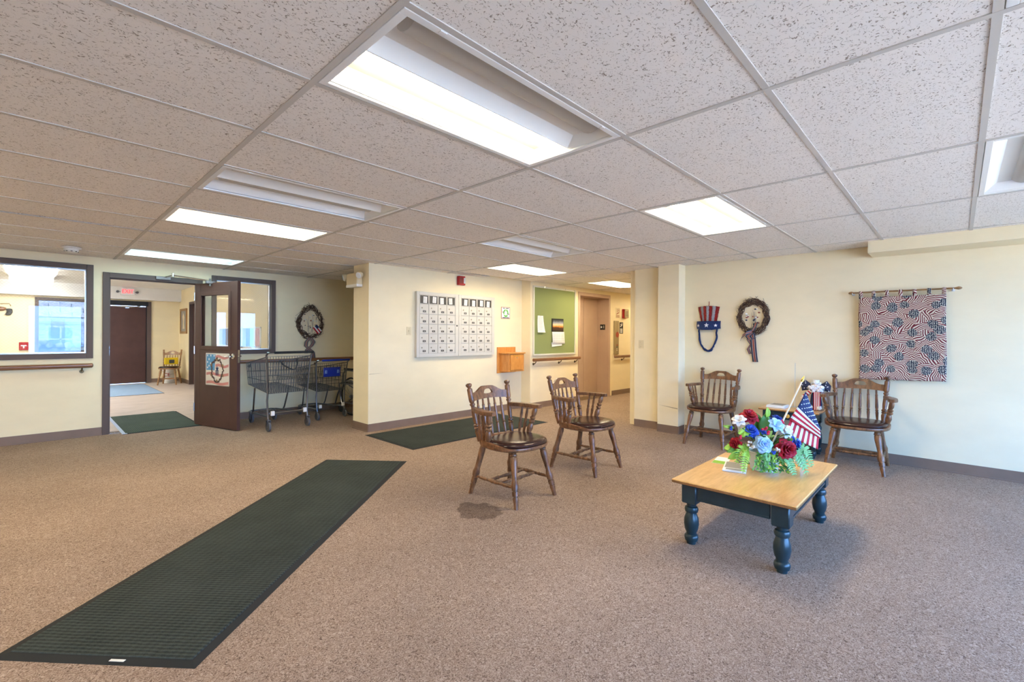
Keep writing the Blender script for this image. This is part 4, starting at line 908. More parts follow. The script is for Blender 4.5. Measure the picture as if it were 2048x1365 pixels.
def frond(pts, L, m, n=16):
    pts = [Vector(p) for p in pts]; mb = MB(); mb.tube(pts, .0016, 4)
    tot = len(pts) - 1
    for k in range(1, n):
        q = k / n * tot; i = min(tot - 1, int(q)); c = pts[i].lerp(pts[i + 1], q - i); d = (pts[i + 1] - pts[i]).normalized()
        out = (-CF * .8 + CU * .4 + CR * .1).normalized(); s_ = d.cross(out).normalized(); ln = L * math.sin(PI * (.12 + .80 * (1 - k / n))) + .008
        for sg in (-1, 1):
            e = c + (s_ * sg + d * .45).normalized() * ln; wv = d * (.0075); mid_ = c.lerp(e, .5) + out * .004
            mb.add([c - wv * .5, c + wv * .5, mid_ + wv * .7, e, mid_ - wv * .7], [(0, 1, 2, 3, 4)])
    return mb.build('fern_frond', m, fa, False, solid=.0008)
def arc(a0, z0, a1, z1, sag, d0=-.06, d1=-.13, n=7):
    return [P3(a0 + (a1 - a0) * k / n, z0 + (z1 - z0) * (k / n) + sag * math.sin(PI * k / n), d0 + (d1 - d0) * k / n) for k in range(n + 1)]
frond(arc(-.13, .13, -.205, .012, .05), .030, 'leaf_lime'); frond(arc(-.12, .14, -.23, .06, .06, -.04, -.09), .028, 'leaf_lime')
frond(arc(.09, .13, .185, .012, .07, -.07, -.16), .038, 'fern'); frond(arc(.11, .13, .225, .03, .08, -.05, -.10), .038, 'fern'); frond(arc(.10, .13, .255, .02, .09, .0, -.03), .036, 'fern'); frond(arc(.06, .12, .10, .008, .04, -.09, -.17), .032, 'fern'); frond(arc(.13, .15, .245, .10, .07, -.01, -.03), .030, 'leaf_lime')
frond(arc(-.05, .12, -.06, .05, .04, -.10, -.14), .022, 'leaf_mid'); frond(arc(-.11, .22, -.19, .24, .03, -.06, -.06), .028, 'leaf_lime'); frond(arc(-.16, .16, -.255, .12, .03, 0, -.02), .026, 'leaf_lime')
rnd = random.Random(21)
for k in range(22):
    q = rnd.uniform(0, 2 * PI); e = rnd.uniform(.15, .85); d = (CR * math.cos(q) + CF * math.sin(q) * .8 + CU * e).normalized()
    leaf(P3(0, .13, 0) + d * rnd.uniform(.05, .09), d, CU, rnd.uniform(.07, .12), rnd.uniform(.03, .05), rnd.choice(('leaf_dark', 'leaf_dark', 'leaf_mid', 'fern')))
for k in range(5):
    a = -.10 + k * .05; frond(arc(a * .6, .125, a * 1.05, .075 + .015 * (k % 3), .030, -.085, -.120 - .02 * (k % 2)), .020, ('leaf_mid', 'fern', 'leaf_lime')[k % 3], 13)
for k in range(4):
    a = .12 + k * .03; frond(arc(a * .8, .13, a * 1.25, .02 + .02 * (k % 2), .075, -.03 - .02 * k, -.07 - .02 * (k % 2)), .034, 'fern', 18)
rnd = random.Random(5)
for s_ in range(13):
    mb = MB(); a0 = -.11 + s_ * .017
    for k in range(15):
        c = P3(a0 + rnd.uniform(-.02, .02), .118 - k * .0062 + rnd.uniform(-.01, .01), -.112 - .012 * rnd.random() - .0 * k); q = rnd.uniform(0, 6.28); d = (CR * math.cos(q) - CU * abs(math.sin(q)) * .6 - CF * .5).normalized(); s2 = d.cross(CF).normalized()
        mb.add([c, c + d * .013 + s2 * .007, c + d * .030, c + d * .013 - s2 * .007], [(0, 1, 2, 3)])
    mb.build('ivy_sprig', ('leaf_mid', 'leaf_lime', 'leaf_dark')[s_ % 3], fa, solid=.0006)

# little flag stuck into the arrangement
fl = thing('stick_flag', 'small American flag on a wooden stick planted in the flower arrangement', 'flag', (PX_, PY_, PZ_ + .11))
S0 = P3(.02, .02, -.02); S1 = P3(.268, .475, .03)
mb = MB(); mb.tube([S0, S1], .0055, 8); mb.build('stick', 'stick', fl, True)
dS = (S1 - S0).normalized(); mb = MB(); mb.lathe(S1 - dS * .005, S1 + dS * .04, [(0, .007), (.2, .009), (.5, .0075), (1, .002)], 10); mb.build('finial', 'brass', fl, True)
def fpt(px, py, d=0.0):                    # flag outline measured across and up from the stick foot
    return P3((px - 1535) * .00335, (880 - py) * .00335 - .02, d)
def quad(A, B, C_, D_, bulge):
    def f(u, v): p = A.lerp(B, u).lerp(D_.lerp(C_, u), v); return p - CF * (bulge * math.sin(PI * u) * (.4 + .6 * v))
    return f
A_, B_, C2, D2 = fpt(1617, 752), fpt(1586.5, 806), fpt(1644, 846), fpt(1622, 758)
# upper fold: canton next to the finial, stripes running down to the fold
up_f = quad(fpt(1617, 752), fpt(1585, 808), fpt(1643, 845, -.02), fpt(1634, 800, -.01), .02)
mb = MB(); nu, nv = 26, 10
V = [up_f(i / nu, j / nv) for j in range(nv + 1) for i in range(nu + 1)]; F = []; M_ = []
for j in range(nv):
    for i in range(nu):
        F.append((j * (nu + 1) + i, j * (nu + 1) + i + 1, (j + 1) * (nu + 1) + i + 1, (j + 1) * (nu + 1) + i)); u = (i + .5) / nu
        M_.append(2 if u < .54 else (1 if int((u - .54) / .077) % 2 == 0 else 0))
mb.add(V, F); mb.m = M_; mb.build('canton_fold', ['flag_red', 'flag_white', 'flag_navy'], fl, True, solid=.0015)
mb = MB()
for r_ in range(6):
    for c_ in range(6):
        u = .05 + .085 * r_ ; v = .08 + .165 * c_ + (.08 if r_ % 2 else 0)
        if v > .98: continue
        p = up_f(u, v) - CF * .0022; mb.add([p + (CR * math.cos(q * PI / 4) + CU * math.sin(q * PI / 4)) * .0036 for q in range(8)], [tuple(range(8))])
mb.build('stars', 'flag_white', fl)['kind'] = 'stuff'
lo_f = quad(fpt(1590, 806, .012), fpt(1644, 843, .0), fpt(1640, 866, -.01), fpt(1577, 838, .01), .012)
mb = MB(); nu, nv = 39, 6
V = [lo_f(i / nu, j / nv) for j in range(nv + 1) for i in range(nu + 1)]; F = []; M_ = []
for j in range(nv):
    for i in range(nu): F.append((j * (nu + 1) + i, j * (nu + 1) + i + 1, (j + 1) * (nu + 1) + i + 1, (j + 1) * (nu + 1) + i)); M_.append(int(i / 3) % 2)
mb.add(V, F); mb.m = M_; mb.build('stripe_fold', ['flag_red', 'flag_white'], fl, True, solid=.0015)

# ------------------------------------------------------------------ patriotic doll on the end table
t = thing('patriotic_doll', 'stuffed patriotic doll with white beard and star-spangled bow on the end table', 'doll', (5.94, 1.11, .4903))
def Dp(a, z, d=0): return (-d, -a, z)     # a runs to the right as seen from the room, d towards the room
mb = MB(); mb.lathe(Dp(0, .0), Dp(0, .20), [(0, .05), (.3, .058), (.8, .045), (1, .03)], 14); mb.build('body', 'flag_navy', t, True)
for s in (-1, 1):
    mb = MB(); mb.lathe(Dp(s * .035, .035, .03), Dp(s * .045, .024, .075), [(0, .022), (.8, .022), (1, .015)], 10); mb.build('foot', 'flag_white', t, True)
    mb = MB(); V = Dp(s * .02, .21); p0 = Vector(Dp(s * .035, .215, .01)); p1 = Vector(Dp(s * .115, .13, .04)); 
    for k in range(8):
        mb.cur = k % 2; a = p0.lerp(p1, k / 8); b = p0.lerp(p1, (k + 1) / 8); mb.lathe(a, b, [(0, .022), (1, .022)], 10, k in (0, 7))
    mb.build('arm', ['flag_red', 'flag_white'], t, True)
    mb = MB(); mb.ball(Dp(s * .12, .12, .043), .020, 10, 8); mb.build('hand', 'skin_beige', t, True)
    mb = MB(); base = Vector(Dp(0, .245, -.01)); V = [base, Vector(Dp(s * .10, .32, -.0)), Vector(Dp(s * .14, .27, .01)), Vector(Dp(s * .13, .20, .01)), Vector(Dp(s * .07, .215, 0))]
    cen = sum(V, Vector()) / 5 + Vector((-.03, 0, 0)); mb.add(V + [cen], [(i, (i + 1) % 5, 5) for i in range(5)]); o = mb.build('bow_loop', 'ribbon_navy', t, False, solid=.006)
    mb = MB()
    for k in range(9): q = random.Random(k + 20 * s); p = cen.lerp(V[1 + k % 4], .3 + .55 * q.random()); mb.ball(p + Vector((-.006, 0, 0)), .005, 6, 4)
    mb.build('bow_dots', 'flag_white', o)['kind'] = 'stuff'
mb = MB()
for k in range(7): x = -.012 + k * .009; mb.cur = k % 2; mb.box(tuple(Dp(x + .009, .005, .062)), tuple(Dp(x, .20, .052))) 
mb.build('striped_tail', ['flag_red', 'flag_white'], t)
mb = MB(); mb.ball(Dp(0, .255, .01), .042, 12, 8); mb.build('head', 'skin_beige', t, True)
rnd = random.Random(3); mb = MB()
for k in range(26): mb.ball(Dp(rnd.uniform(-.055, .075), .225 + rnd.uniform(-.02, .03), .035 + rnd.uniform(0, .02)), .018, 7, 5)
for k in range(10): mb.ball(Dp(rnd.uniform(-.04, .04), .285 + rnd.uniform(-.01, .012), rnd.uniform(-.02, .03)), .016, 7, 5)
mb.build('beard', 'fluff', t, True)
mb = MB(); mb.lathe(Dp(0, .29), Dp(0, .30), [(0, .05), (1, .05)], 16); mb.lathe(Dp(0, .30), Dp(0, .325), [(0, .030), (1, .033)], 16); mb.build('hat', 'flag_white', t, True)

# power cord behind the end table
mb = MB(); mb.tube([(6.068, 1.30, .39), (6.069, 1.29, .30), (6.068, 1.27, .22), (6.069, 1.26, .15), (6.068, 1.255, .112), (6.067, 1.20, .106), (6.067, 1.10, .106), (6.067, 1.02, .107), (6.068, .99, .13), (6.069, .985, .2), (6.069, .99, .3)], .0042, 6)
tag(mb.build('power_cord', 'cord', None, True), 'thin black power cord hanging behind the end table', 'cord')

# ------------------------------------------------------------------ decorations on the right wall
# tinsel hat
t = thing('hat_decoration', 'tinsel top hat decoration with red and white stripes and blue strap', 'decoration', (XR, 2.315, 1.30))
def Hp(a, z, d=0.0): return (-d, -a, z)   # a to the right seen from the room
rnd = random.Random(11)
for k in range(7):
    mb = MB()
    def f(u, v, k=k):
        wtop, wbot = .135, .098; hw = wbot + (wtop - wbot) * v; a = -hw + 2 * hw * (k + u) / 7; ph = (k + u) / 7 * PI
        return Hp(a + rnd.uniform(-.003, .003), .175 + v * .19 + .012 * math.sin(ph) * (v > .5) + rnd.uniform(-.003, .003), .012 + .045 * math.sin(ph) + .006 * math.sin(PI * u) + rnd.uniform(-.003, .003))
    mb.grid(f, 5, 16); mb.build('stripe', 'tinsel_red' if k % 2 == 0 else 'tinsel_white', t, True, solid=.008)
mb = MB()
def f(u, v): a = (u - .5) * 2; return Hp(a * .148, .085 + .095 * v - .018 * (1 - a * a) * (1 - v) + rnd.uniform(-.002, .002), .015 + .060 * math.sqrt(max(0, 1 - a * a)) + .012 * math.sin(PI * v))
mb.grid(f, 20, 8); mb.build('brim_band', 'tinsel_blue', t, True, solid=.010)
for (a, z, r) in ((0, .128, .032), (-.112, .125, .022), (.108, .125, .022)):
    mb = MB(); mb.prism(star_poly((a, z), r), lambda x, y, d: Hp(x, y, .05 + .04 * (1 - (x / .15) ** 2) + d), 0, .006); mb.build('star', 'flag_white', t)
pts = [Hp(-.125, .10, .02), Hp(-.122, .03, .018), Hp(-.118, -.05, .016), Hp(-.10, -.115, .016), Hp(-.06, -.175, .018), Hp(-.01, -.205, .02), Hp(.03, -.195, .018), Hp(.06, -.145, .016), Hp(.088, -.08, .016), Hp(.105, -.02, .016), Hp(.098, .03, .018), Hp(.108, .09, .02)]
sm = []
for i in range(len(pts) - 1):
    for s_ in range(3): sm.append(tuple(Vector(pts[i]).lerp(Vector(pts[i + 1]), s_ / 3) + Vector((0, rnd.uniform(-.002, .002), rnd.uniform(-.002, .002)))))
sm.append(pts[-1]); mb = MB(); mb.tube(sm, [.011 + rnd.uniform(-.002, .002) + (.004 if 12 < i < 20 else 0) for i in range(len(sm))], 7); mb.build('chin_strap', 'tinsel_blue', t, True)
mb = MB(); mb.tube([Hp(0, .36, .03), Hp(.004, .40, .015), Hp(.0, .435, .004)], .004, 6); mb.build('hanging_loop', 'tinsel_red', t)
# grapevine wreaths
def vine_wreath(name, label, loc, fn, rx, rz_, seed, ntw=60, teardrop=0.0):
    t = thing(name, label, 'wreath', loc); rnd = random.Random(seed); mb = MB()
    for k in range(ntw):
        q0 = rnd.uniform(0, 2 * PI); ln = rnd.uniform(.8, 2.2); off = rnd.uniform(-.16, .16); pts = []; ph = rnd.uniform(0, 6.28); fr = rnd.uniform(3, 6)
        for s_ in range(12):
            q = q0 + ln * s_ / 11; rr = 1 + off + .10 * math.sin(fr * (q - q0) * 1.3 + ph); zz = math.sin(q); a = rx * rr * math.cos(q) * (1 - teardrop * max(0, zz)); pts.append(fn(a, rz_ * rr * zz, .02 + .02 * math.sin(ph + 5 * q)))
        mb.tube(pts, rnd.uniform(.0025, .0045), 4)
    for k in range(110):
        q = rnd.uniform(0, 2 * PI); rr = 1 + rnd.uniform(-.12, .12); dq = rnd.uniform(-1.2, 1.6); sp = rnd.uniform(.012, .060); pts = []
        for s_ in range(6):
            r2 = rr + sp * s_ + .018 * math.sin(s_ * 1.9 + k); q2 = q + dq * s_ * .055; pts.append(fn(rx * r2 * math.cos(q2) * (1 - teardrop * max(0, math.sin(q2))), rz_ * r2 * math.sin(q2), .02 + .004 * s_))
        mb.tube(pts, .0021, 3)
    for k in range(260):
        q = rnd.uniform(0, 2 * PI); rr = 1 + rnd.uniform(-.20, .20); c = Vector(fn(rx * rr * math.cos(q) * (1 - teardrop * max(0, math.sin(q))), rz_ * rr * math.sin(q), .03 + .012 * rnd.random())); mb.ball(c, rnd.uniform(.004, .009), 5, 3)
    o = mb.build('vine_ring', 'twig', t); o['kind'] = 'stuff'
    mb = MB()
    for k in range(7):
        a0 = rnd.uniform(-.3, .3) * rx; a1 = a0 + rnd.uniform(-.3, .3) * rx; z0 = -.75 * rz_; z1 = rnd.uniform(.0, .55) * rz_; mb.tube([fn(a0, z0, .02), fn((a0 + a1) / 2 + .01, (z0 + z1) / 2, .025), fn(a1, z1, .02)], .0018, 4)
    mb.build('sprig', 'ribbon_grey', t)
    for m, cnt in (('ribbon_rust', 6), ('ribbon_navy', 6), ('flag_white', 5)):
        mb = MB()
        for k in range(cnt): mb.ball(fn(rnd.uniform(-.55, .55) * rx, rnd.uniform(-.5, .55) * rz_, .026), rnd.uniform(.008, .013), 6, 4, (1, 1.2, .8))
        mb.build('berries', m, t, True)['kind'] = 'stuff'
    return t
def ribbon(pts, width, acr, nm, stripes, t):
    mb = MB(); pts = [Vector(p) for p in pts]; V = []; nw = len(stripes)
    for p in pts:
        for k in range(nw + 1): V.append(p + acr * ((k / nw - .5) * width))
    F = []; M_ = []
    for i in range(len(pts) - 1):
        for k in range(nw): F.append((i * (nw + 1) + k, i * (nw + 1) + k + 1, (i + 1) * (nw + 1) + k + 1, (i + 1) * (nw + 1) + k)); M_.append(stripes[k])
    mb.add(V, F); mb.m = M_; return mb.build(nm, ['ribbon_navy', 'ribbon_grey', 'ribbon_rust'], t, True, solid=.0015)
fr_ = lambda a, z, d: (-d, -a, z)
wr = vine_wreath('vine_wreath', 'grapevine wreath with striped ribbon tail beside the hat decoration', (XR, 1.785, 1.525), fr_, .150, .185, 4)
acr = Vector((0, -1, 0)); S5 = [0, 0, 1, 2, 2, 1, 0, 0]
ribbon([fr_(.0, -.20, .05), fr_(.005, -.28, .03), fr_(.01, -.38, .022), fr_(.02, -.47, .028), fr_(.028, -.545, .02)], .062, acr, 'ribbon_tail', S5, wr)
ribbon([fr_(-.02, -.20, .045), fr_(-.055, -.27, .03), fr_(-.02, -.33, .022), fr_(-.055, -.39, .02), fr_(-.03, -.45, .02)], .030, (acr + Vector((0, 0, .3))).normalized(), 'ribbon_tail', S5, wr)
ribbon([fr_(0, -.18, .055), fr_(.03, -.13, .07), fr_(.045, -.07, .06)], .05, (acr + Vector((0, 0, .4))).normalized(), 'bow_loop', S5, wr)
ribbon([fr_(0, -.18, .055), fr_(-.06, -.20, .085), fr_(-.11, -.24, .07), fr_(-.125, -.27, .05)], .055, Vector((0, -.35, .9)).normalized(), 'bow_loop', S5, wr)
ribbon([fr_(0, -.19, .05), fr_(-.04, -.235, .08), fr_(-.02, -.27, .06), fr_(.02, -.25, .05)], .06, acr, 'bow_loop', S5, wr)
fl_ = lambda a, z, d: (a, -d, z)
wr2 = vine_wreath('vine_wreath', 'pointed grapevine wreath with tiny flag hanging above the shopping carts', (3.205, YL, 1.49), fl_, .195, .245, 9, 54, .35)
acr = Vector((1, 0, 0)); S6 = [1, 0, 1, 2, 1, 0, 1]
ribbon([fl_(-.01, -.26, .05), fl_(-.07, -.33, .05), fl_(-.07, -.40, .03), fl_(-.01, -.45, .02), fl_(.05, -.50, .02), fl_(.06, -.60, .02)], .07, acr, 'ribbon_tail', S6, wr2)
ribbon([fl_(.0, -.26, .05), fl_(.05, -.33, .05), fl_(.02, -.40, .03), fl_(-.05, -.46, .02), fl_(-.06, -.52, .02)], .06, acr, 'ribbon_tail', S6, wr2)
mb = MB(); A_ = Vector(fl_(.03, -.10, .06)); ux = Vector((.085, 0, -.105)); uv = Vector((.065, 0, .06)); V = []; F = []; M_ = []
for j in range(5):
    for i in range(10): V.append(A_ + ux * (i / 9) * 1.0 + uv * (j / 4))
for j in range(4):
    for i in range(9): F.append((j * 10 + i, j * 10 + i + 1, (j + 1) * 10 + i + 1, (j + 1) * 10 + i)); M_.append(2 if (i < 4 and j > 1) else (j * 2 + 0) % 2 if False else (i % 2 if False else j % 2))
mb.add(V, F); mb.m = M_; mb.build('tiny_flag', ['flag_red', 'flag_white', 'flag_navy'], wr2, solid=.001)
# tapestry on a rod
t = thing('flag_tapestry', 'flag-print fabric hanging with tab loops on a wooden rod', 'tapestry', (XR - .075, .41, 1.28))
rnd = random.Random(2)
def tf(u, v): return (-.004 * math.sin(u * 9) * (1 - .3 * v) + .004 * math.sin(u * 23 + v * 3) * .5 + .012 * (1 - v), .334 - u * .668 - .004 * math.sin(v * 6), -.435 + v * .855 + (.022 * u * (1 - v)))
mb = MB(); mb.grid(tf, 40, 40); mb.build('cloth', 'flag_print', t, True, solid=.003)
for k in range(7):
    y = .320 - k * .106; p = tf((.334 - y) / .668, 1); mb = MB(); V = []
    for s_ in range(9):
        q = PI * s_ / 8; V += [(-.012 * math.cos(q) if True else 0, y + dy, .470 + .012 * math.sin(q)) for dy in (-.015, .015)]
    V = [(-.010, y - .015, .415), (-.010, y + .015, .415)] + V + [(.010, y - .015, .415), (.010, y + .015, .415)]
    n = len(V) // 2; mb.add(V, [(i * 2, i * 2 + 1, i * 2 + 3, i * 2 + 2) for i in range(n - 1)]); mb.build('tab_loop', 'flag_print', t, True, solid=.002)
mb = MB(); mb.lathe((0, .425, .470), (0, -.44, .470), [(0, .004), (.012, .012), (.03, .016), (.05, .010), (.055, .008), (.945, .008), (.95, .010), (.97, .016), (.988, .012), (1, .004)], 12); mb.build('rod', 'rod_wood', t, True)
for y in (.39, -.38):
    mb = MB(); mb.tube([(.070, y, .455), (.01, y, .452), (-.008, y, .458), (-.012, y, .470)], .004, 6); mb.box((.066, y - .012, .445), (.072, y + .012, .485)); mb.build('hook', 'lens_clear', t)

# ------------------------------------------------------------------ shopping carts and wheelchair
def cart(label, sign=False):
    t = thing('shopping_cart', label, 'shopping cart', (0, 0, 0), 0, 'shopping carts in the alcove')
    # local: handle end at y=0, nose towards +y, width along x
    rt_ = lambda s: (s * .285, .02, .985); 
    TB = {s: Vector((s * .285, .03, .985)) for s in (-1, 1)}; TF_ = {s: Vector((s * .215, .92, .86)) for s in (-1, 1)}
    BB = {s: Vector((s * .255, .06, .495)) for s in (-1, 1)}; BF = {s: Vector((s * .20, .88, .56)) for s in (-1, 1)}
    WR = .0032
    for s in (-1, 1):
        mb = MB(); n = 24
        for k in range(n + 1): q = k / n; mb.tube([BB[s].lerp(BF[s], q), TB[s].lerp(TF_[s], q)], WR, 4)
        for q in (0, .33, .62): mb.tube([BB[s].lerp(TB[s], q), BF[s].lerp(TF_[s], q)], WR * 1.25, 4)
        mb.tube([TB[s], TF_[s]], .006, 6); mb.build('basket_side', 'cart_wire', t)
    mb = MB()
    for k in range(15): q = k / 14; mb.tube([BF[-1].lerp(BF[1], q), TF_[-1].lerp(TF_[1], q)], WR, 4)
    for q in (0, .33, .62, 1): mb.tube([BF[-1].lerp(TF_[-1], q), BF[1].lerp(TF_[1], q)], WR * 1.4, 4)
    mb.build('basket_front', 'cart_wire', t)
    mb = MB()
    for k in range(19): q = k / 18; mb.tube([BB[-1].lerp(BB[1], q), BF[-1].lerp(BF[1], q)], WR, 4)
    for k in range(15): q = k / 14; mb.tube([BB[-1].lerp(BF[-1], q), BB[1].lerp(BF[1], q)], WR, 4)
    mb.build('basket_floor', 'cart_wire', t)
    mb = MB()
    for k in range(17): q = k / 16; mb.tube([BB[-1].lerp(BB[1], q), TB[-1].lerp(TB[1], q)], WR, 4)
    for q in (0, .25, .5, .72, .9, 1): mb.tube([BB[-1].lerp(TB[-1], q), BB[1].lerp(TB[1], q)], WR * 1.3, 4)
    mb.build('rear_gate', 'cart_wire', t)
    mb = MB()                                 # folded child seat
    for k in range(13): x = -.21 + .42 * k / 12; mb.tube([(x, .10, .93), (x * .96, .17, .66)], WR, 4)
    for z, y in ((.93, .10), (.79, .135), (.66, .17)): mb.tube([(-.215, y, z), (.215, y, z)], WR * 1.3, 4)
    mb.build('child_seat', 'cart_wire', t)
    if sign:
        mb = MB(); mb.box((-.16, .035, .745), (.16, .043, .91)); o = mb.build('seat_flap', 'cart_blue', t, bev=.004)
        mb = MB()
        for cx_ in (-.115, .115):
            for a, b in (((-.02, .80), (.02, .86)), ((.02, .80), (-.02, .86)), ((-.02, .80), (.0, .865))): mb.tube([(cx_ + a[0], .033, a[1]), (cx_ + b[0], .033, b[1])], .002, 4)
            mb.tube([(cx_ + .022 * math.cos(q * PI / 5), .033, .83 + .026 * math.sin(q * PI / 5)) for q in range(10)], .0015, 4, True)
        mb.build('pictogram', 'flower_sky', o)['kind'] = 'stuff'
    else:
        mb = MB()
        pts = [(-.13, .02, .93), (-.10, -.0, .87), (-.04, -.02, .83), (.03, -.02, .80), (.07, -.01, .82), (.09, .0, .88), (.095, .02, .94)]
        V = []
        for p in pts: V += [(p[0] - .012, p[1], p[2]), (p[0] + .012, p[1], p[2] + .006)]
        mb.add(V, [(i * 2, i * 2 + 1, i * 2 + 3, i * 2 + 2) for i in range(6)]); mb.build('seat_strap', 'black', t, solid=.003)
    mb = MB(); mb.tube([(-.23, -.05, 1.04), (.29, -.05, 1.04)], .016, 10); mb.build('handle', 'cart_blue' if sign else 'black', t, True)
    mb = MB()
    for s in (-1, 1):
        mb = MB(); mb.tube([(s * .29, -.05, 1.04), (s * .305, -.03, 1.04), (s * .30, .03, 1.0), (s * .288, .05, .86), (s * .265, .07, .50), (s * .268, .08, .40), (s * .262, .07, .22), (s * .262, .06, .15)], .0125, 8); mb.build('rear_upright', 'steel', t, True)
        mb = MB(); mb.tube([(s * .235, .56, .53), (s * .228, .60, .40), (s * .215, .66, .22), (s * .21, .70, .165)], .0115, 8); mb.build('front_upright', 'steel', t, True)
    mb = MB()
    mb.tube([(-.262, .07, .19), (-.215, .60, .175), (-.19, .86, .165), (-.14, .92, .165), (.14, .92, .165), (.19, .86, .165), (.215, .60, .175), (.262, .07, .19)], .012, 8)
    for k in range(7): x = -.15 + k * .05; mb.tube([(x, .60, .172), (x, .92, .165)], .004, 4)
    mb.tube([(-.215, .6, .175), (.215, .6, .175)], .008, 6); mb.build('lower_frame', 'steel', t, True)
    mb = MB(); mb.tube([(-.255, .05, .235), (.255, .05, .235)], .012, 8); mb.build('axle_bar', 'steel', t, True)
    for s in (-1, 1): MB().bevbox((s * .215 - .022, .02, .205), (s * .215 + .022, .05, .265), .003).build('bumper_block', 'white', t)
    for (x, y) in ((-.262, .05), (.262, .05), (-.16, .87), (.16, .87)):
        r = .064; mb = MB(); mb.lathe((x - .015, y, r), (x + .015, y, r), [(0, r * .72), (0, r * .92), (.15, r), (.85, r), (1, r * .92), (1, r * .72)], 20, False); mb.lathe((x - .012, y, r), (x + .012, y, r), [(0, r * .0 + .001), (0, r * .73), (1, r * .73), (1, .001)], 20); o = mb.build('wheel', 'grey_wheel', t, True)
        mb = MB(); mb.lathe((x - .0165, y, r), (x + .0165, y, r), [(0, .022), (1, .022)], 12); mb.lathe((x - .018, y, r), (x + .018, y, r), [(0, .008), (1, .008)], 8); mb.build('hub', 'nickel', o, True)
        mb = MB()
        for s in (-1, 1): mb.box((x + s * .021 - .0025, y - .02, r - .012), (x + s * .021 + .0025, y + .02, r * 2 + .018))
        mb.box((x - .024, y - .022, r * 2 + .012), (x + .024, y + .022, r * 2 + .02)); mb.cyl((x, y, r * 2 + .02), (x, y, r * 2 + .045), .011, 8); mb.build('caster_fork', 'steel', t)
    return t
k1 = cart('black-handled wire shopping cart with a seat strap, beside the open brown door'); k1.location = (2.43, 6.49, 0); k1.rotation_euler = (0, 0, R(4))
k2 = cart('wire shopping cart with a blue seat flap, behind the black-handled cart', True); k2.location = (3.19, 6.85, 0); k2.rotation_euler = (0, 0, R(5)); k2.scale = (.86, .86, .86)
t = thing('wheelchair', 'dark folding wheelchair half hidden behind the end of the mailbox wall', 'wheelchair', (3.80, 6.95, 0), R(4))
for s in (-1, 1):
    x = s * .27; mb = MB(); r = .29; pts = [(x, r * math.cos(q * PI / 18), .30 + r * math.sin(q * PI / 18)) for q in range(36)]; mb.tube(pts, .014, 6, True); wl = mb.build('drive_wheel', 'tyre', t, True)
    mb = MB(); mb.tube([(x + s * .035, .26 * math.cos(q * PI / 14), .30 + .26 * math.sin(q * PI / 14)) for q in range(28)], .008, 6, True); mb.build('hand_rim', 'steel', wl, True)
    mb = MB()
    for q in range(18): mb.tube([(x, .02 * math.cos(q * PI / 9), .30 + .02 * math.sin(q * PI / 9)), (x, .28 * math.cos(q * PI / 9 + .1), .30 + .28 * math.sin(q * PI / 9 + .1))], .0022, 3)
    mb.cyl((x - .03, 0, .30), (x + .03, 0, .30), .022, 10); mb.build('spokes', 'steel', wl)
    x2 = s * .215; mb = MB(); mb.tube([(x2, -.12, .93), (x2, -.02, .92), (x2, .0, .86), (x2, .0, .30), (x2, .05, .17), (x2, .40, .17), (x2, .44, .30), (x2, .46, .47), (x2, .02, .48)], .012, 8); mb.tube([(x2, .0, .70), (x2, .28, .70), (x2, .34, .64), (x2, .36, .47)], .012, 8); mb.tube([(x2, .44, .40), (x2, .52, .28), (x2, .60, .10)], .012, 8); mb.build('side_frame', 'steel', t, True)
    mb = MB(); mb.bevbox((x2 - .025, .05, .71), (x2 + .025, .30, .735), .006); mb.build('arm_pad', 'vinyl_dark', t)
    mb = MB(); mb.lathe((x2 - .012, .40, .085), (x2 + .012, .40, .085), [(0, .06), (.1, .08), (.9, .08), (1, .06)], 16); mb.tube([(x2, .40, .085), (x2, .38, .17)], .012, 6); mb.build('front_caster', 'tyre', t, True)
    mb = MB(); mb.bevbox((x2 - .06, .56, .07), (x2 + .06, .70, .09), .004); mb.build('footplate', 'steel', t)
    mb = MB(); mb.tube([(x2, -.12, .93), (x2, -.02, .925)], .017, 8); mb.build('push_grip', 'vinyl_dark', t, True)
mb = MB(); mb.bevbox((-.21, .0, .475), (.21, .43, .50), .008); mb.build('seat', 'vinyl_dark', t)
mb = MB(); mb.bevbox((-.21, -.012, .52), (.21, .012, .88), .006); mb.build('back_sling', 'vinyl_dark', t)
mb = MB(); mb.tube([(-.2, .2, .20), (.2, .2, .46)], .010, 6); mb.tube([(.2, .2, .20), (-.2, .2, .46)], .010, 6); mb.build('cross_brace', 'steel', t)

# ------------------------------------------------------------------ vestibule beyond the open door
VX0, VX1, VY1, VZ = -1.6, 2.78, 15.2, 2.45
mb = MB(); mb.box((VX0 - .1, YL + T, VZ), (VX1 + .1, VY1 + .15, VZ + .1)); struct(mb.build('ceiling_vestibule', 'white_paint'))
FW = (.05, .98, .80, 2.10)
wall_x('wall_vestibule_far', VY1, VY1 + .15, VX0 - .1, VX1 + .1, 0, VZ, [FW, (1.06, 2.17, 0, 2.11)], 'cream_vest')
SW = (8.75, 11.35, 1.02, 1.41); SD = (12.75, 14.0, 0, 2.08)
wall_y('wall_vestibule_right', VX1, VX1 + .12, YL + T, VY1, 0, VZ, [SW, SD], 'cream_vest')
wall_y('wall_vestibule_left', VX0 - .12, VX0, YL + T, VY1, 0, VZ, [], 'cream_vest')
mb = MB(); mb.box((VX0, VY1 - .22, 2.14), (VX1, VY1, VZ)); struct(mb.build('trim_beam', 'white_paint'))
base_x('baseboard_vestibule', 2.17, VX1, VY1, 1); base_y('baseboard_vestibule_side', 14.0, VY1, VX1, 1); base_y('baseboard_vestibule_near', YL + T, 12.75, VX1, 1)
